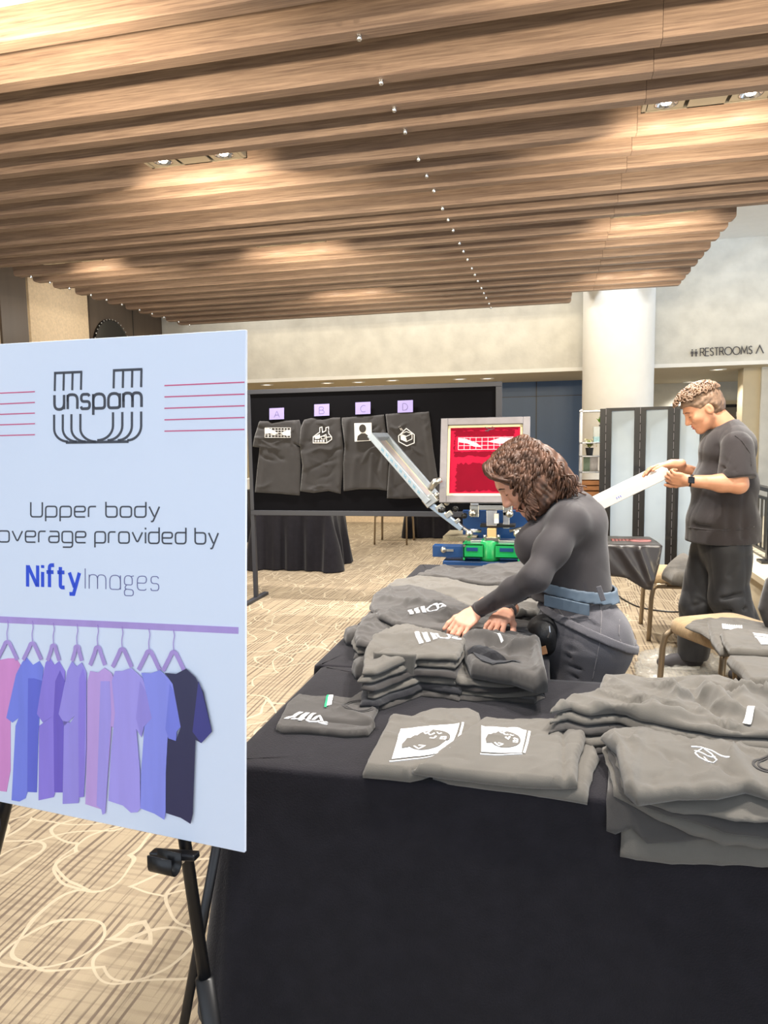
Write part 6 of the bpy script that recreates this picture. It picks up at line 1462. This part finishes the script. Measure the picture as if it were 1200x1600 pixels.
# ------------------------------------------------------------------ the man lifting the screen
MY=4.64
mp=lambda x,y,dy=0:np.array(aty(x,y,MY+dy))
mn=thing('person',(.98,MY,0),'man in faded black T-shirt and black trousers lifting the white screen frame','person')
f,l,u=axes((-.86,-.08,-.5)); hc=aty(1098,638,MY-.0); HS=1.08
hp,TM=head_prims(hc,f,l,u,HS); nk1=V(mp(1138,672)); neck=[C_(V(TM(-.035,0,-.05)),nk1,.06,.068,.03)]
shL,elL,wrL=mp(1151,700,-.2),mp(1154,757,-.3),mp(1078,751,-.3); shR,elR,wrR=mp(1140,700,.2),mp(1128,757,.24),mp(1050,726,.05)
ar=(.062,.055,.047,.047,.030); armL=arm(shL,elL,wrL,ar); armR=arm(shR,elR,wrR,ar)
torso=[E_(mp(1134,720),(.125,.17,.17)),E_(mp(1131,790),(.13,.16,.2)),E_(mp(1138,690),(.11,.19,.08)),C_(nk1,shL,.06,.06),C_(nk1,shR,.06,.06),E_(mp(1130,850),(.125,.165,.12))]
legs=[]
ftF=atz(1064,1044,0); 
hF,kF,aF=mp(1110,865,.09),mp(1091,945,.05),np.array([ftF.x+.06,ftF.y+.03,.09]); hB,kB,aB=mp(1140,865,-.09),mp(1139,935,-.13),np.array([1.21,4.48,.10])
foot=[]
for a,b,c in ((hF,kF,aF),(hB,kB,aB)): legs+=[C_(a,b,.105,.078),C_(b,c,.075,.05)]
sh_=[]
for c,dx in ((aF,-.17),(aB,-.17)): sh_+=[C_(c+np.array([.03,0,-.04]),c+np.array([dx*.6,-.02,-.048]),.046,.042),C_(c+np.array([dx*.5,-.02,-.05]),c+np.array([dx,-.03,-.056]),.042,.034)]
hdL=hand_prims(wrL,V((-1,.25,.15)),(.05,.6,.25),1,.2,fcurl=[(38,60,40),(42,62,42),(46,62,44),(50,62,44)],spread=4,thumb=(32,10))
hdR=hand_prims(wrR,V((-1,-.1,-.12)),(.1,-.3,-1),1,.2,curl=(16,20,16),spread=4,thumb=(26,18))
F0=Field(*bounds(torso+legs,.03),.012).add(torso+legs,.05,-.03)
f1=Field(*bounds(hp+neck,.03),.0034).add(neck,.03).add(hp,.02)
f2=Field(*bounds(armL+hdL,.03),.0036).add(armL,.03).add(hdL,.007); f3=Field(*bounds(armR+hdR,.03),.0036).add(armR,.03).add(hdR,.007)
field_obj('body',[F0,f1,f2,f3],M['skin2'],mn); lashline(TM,mn,HS,sides=(1,-1))
# loose tee
tee=[E_(mp(1135,705),(.15,.2,.13)),E_(mp(1131,760),(.18,.205,.2)),E_(mp(1130,815),(.2,.21,.2)),E_(mp(1129,850),(.2,.21,.16)),E_(mp(1138,688),(.125,.2,.075)),C_(nk1+V((0.0,0,-.02)),shL,.07,.075),C_(nk1+V((0,0,-.02)),shR,.07,.075)]
slv=[C_(shL,mp(1151,745,-.26),.088,.095),C_(shR,mp(1130,745,.25),.088,.095)]
lo,hi=bounds(tee+slv,.03); ftm=Field(lo,hi,.0065).add(tee,.05)
fs_=Field(lo,hi,.0065).add(slv,.03); 
cs=[]
for a,b in ((mp(1122,712,-.25),mp(1140,726,-.33)),(mp(1122,728,-.27),mp(1150,738,-.35)),(mp(1160,715,-.28),mp(1148,735,-.35)),(mp(1120,735,-.27),mp(1135,741,-.34))): cs.append(('-c',a,b,.012,.006,.02))
fs_.add(cs)
fs_.cut(mp(1150,745,-.3),(.05,-.2,-1))
ftm.F=np.minimum(ftm.F,fs_.F)
cs=[]
for a,b in ((mp(1105,700,-.18),mp(1095,780,-.17)),(mp(1116,760,-.2),mp(1108,830,-.2)),(mp(1165,770,-.2),mp(1162,840,-.2)),(mp(1140,790,-.21),mp(1138,835,-.21)),(mp(1085,820,-.1),mp(1125,826,-.21)),(mp(1118,700,-.18),mp(1118,745,-.2))): cs.append(('-c',a,b,.012,.010,.03))
ftm.add(cs); ftm.ripple(ripn(.011,12,31,(1,1,.45))); ftm.cut(mp(1130,845),(0.02,0,-1)); ftm.cut(mp(1126,668),(-.45,0,1)) if 0 else None
teeO=field_obj('t_shirt',[ftm],M['tee'],mn)
c=nk1+V((-.018,0,.012)); a1=V((-.5,0,.86)).normalized(); e1=V((.86,0,.5)); 
MB().tube([c+e1*.078*math.cos(t)+V((0,1,0))*.074*math.sin(t) for t in [2*PI*k/32 for k in range(32)]],.011,10,closed=True).build('collar',M['tee'],teeO,smooth=True)
seam(ftm,[(1076,824),(1100,827),(1130,829),(1160,827),(1181,822)],'hem_seam',M['tee'],teeO,.003,4.0); seam(ftm,[(1148,680),(1160,690),(1172,708),(1174,730)],'shoulder_seam',M['tee'],teeO,.0025,4.0)
# trousers
pn=[E_(mp(1128,850),(.14,.18,.13))]
pl_=[]
for a,b,c in ((hF,kF,aF),(hB,kB,aB)): pl_+=[C_(a,b,.122,.10),C_(b,c+np.array([.01,0,-.02]),.10,.088)]
lo,hi=bounds(pn+pl_,.03); fp_=Field(lo,hi,.0065).add(pn,.05).add(pl_,.045)
cs=[]
for x,y,dx,dy in ((1075,950,25,-8),(1072,970,30,-10),(1075,990,22,4),(1072,930,26,10),(1128,935,30,-6),(1135,955,28,-4),(1140,900,14,-16),(1082,880,14,30)): cs.append(('-c',mp(x,y,-.25 if x>1110 else -.1),mp(x+dx,y+dy,-.25 if x>1110 else -.1),.05,.045,.02) if 0 else ('-c',mp(x,y,-.225 if x>1110 else -.06),mp(x+dx,y+dy,-.225 if x>1110 else -.06),.014,.008,.02))
fp_.add(cs); fp_.ripple(ripn(.010,13,37,(1,1,.7))); fp_.cut((0,0,.06),(0,0,-1)); field_obj('trousers',[fp_],M['pant'],mn)
for c in (aF,aB):
    pr2=[q for q in sh_ if np.linalg.norm(q[1]-c)<.35]
    fo=Field(*bounds(pr2,.03),.005).add(pr2,.02); fo.cut((0,0,.0),(0,0,-1)); so=field_obj('shoe',[fo],mat('dark_sneaker',(58,56,60),.7),mn)
    x0,y0=float(c[0]),float(c[1])
    MB().lathe([(0,0),(.046,0),(.046,.018),(0,.018)],(0,0,0),24).build('sole',M['white'],so)
    s_=COL.objects[-1]
for o in [o for o in COL.objects if o.name.startswith('sole')]:
    c=aF if o.name=='sole' else aB; o.data.transform(Matrix.Translation((-WL[o.parent.name][0] if 0 else 0,0,0)))
    o.parent=o.parent; o.data.transform(Matrix.Translation(V(wloc(o.parent)))); o.data.transform(Matrix.Diagonal((2.7,1,1,1))); o.data.transform(Matrix.Translation((float(c[0])-.07,float(c[1])-.012,.0))); o.data.transform(Matrix.Translation(-V(wloc(o.parent)))) 
# watch
d=V(wrL-elL).normalized(); c=V(wrL)-d*.006; wt=MB().tube([c-d*.011,c-d*.01,c+d*.01,c+d*.011],[.031,.0345,.0345,.031],24).build('watch_strap',M['bag'],mn,smooth=True)
MB().obox(c+V((-.004,-.034,.006)),d*.017,V((0,.005,0)),V((0,0,.018))).build('watch_face',M['black_gloss'],wt,bevel=.003)
# short curly hair
HTm=lambda a,b,d_:V(TM(a,b,d_)); Mh=M3(f,l,u)
hb=[E_(TM(-.012,0,.043),(.108*HS,.083*HS,.083*HS),Mh),E_(TM(-.045,0,.0),(.072*HS,.079*HS,.08*HS),Mh)]
fh=Field(*bounds(hb,.03),.004).add(hb,.02); fh.add([('-e',TM(.075,0,-.045),(.062*HS,.12*HS,.105*HS),Mh,.01),('-e',TM(-.01,.09,-.03),(.04*HS,.03*HS,.045*HS),Mh,.01),('-e',TM(-.01,-.09,-.03),(.04*HS,.03*HS,.045*HS),Mh,.01),('-e',TM(-.03,0,-.11),(.12*HS,.12*HS,.06*HS),Mh,.01)]); fh.ripple(ripn(.005,90,43)); hair=field_obj('hair',[fh],M['hairm'],mn)
paths=[];rad=[]; rn=random.Random(3)
for i in range(330):
    a=rn.uniform(-.105,.1); th=rn.uniform(-1.15,1.15); k=math.sqrt(max(0,1-(a/.115)**2)); p=HTm(a,.086*k*math.sin(th),.046+.083*k*math.cos(th)) 
    if a>.06 and abs(th)>.75: continue
    n_=(p-HTm(-.01,0,.04)).normalized(); s1=n_.orthogonal().normalized(); s2=n_.cross(s1); ph=rn.uniform(0,6.28); r_=rn.uniform(.007,.013); P=[]
    for j in range(12):
        t=j/11; P.append(p+n_*(.004+.016*math.sin(PI*t))+f*(.012*t if a>.03 else -.004*t)+s1*r_*math.cos(ph+6.5*t)+s2*r_*math.sin(ph+6.5*t))
    paths.append(P); rad.append([rn.uniform(.003,.0052)]*12)
tubes('curls',paths,rad,M['hairm'],hair,5)
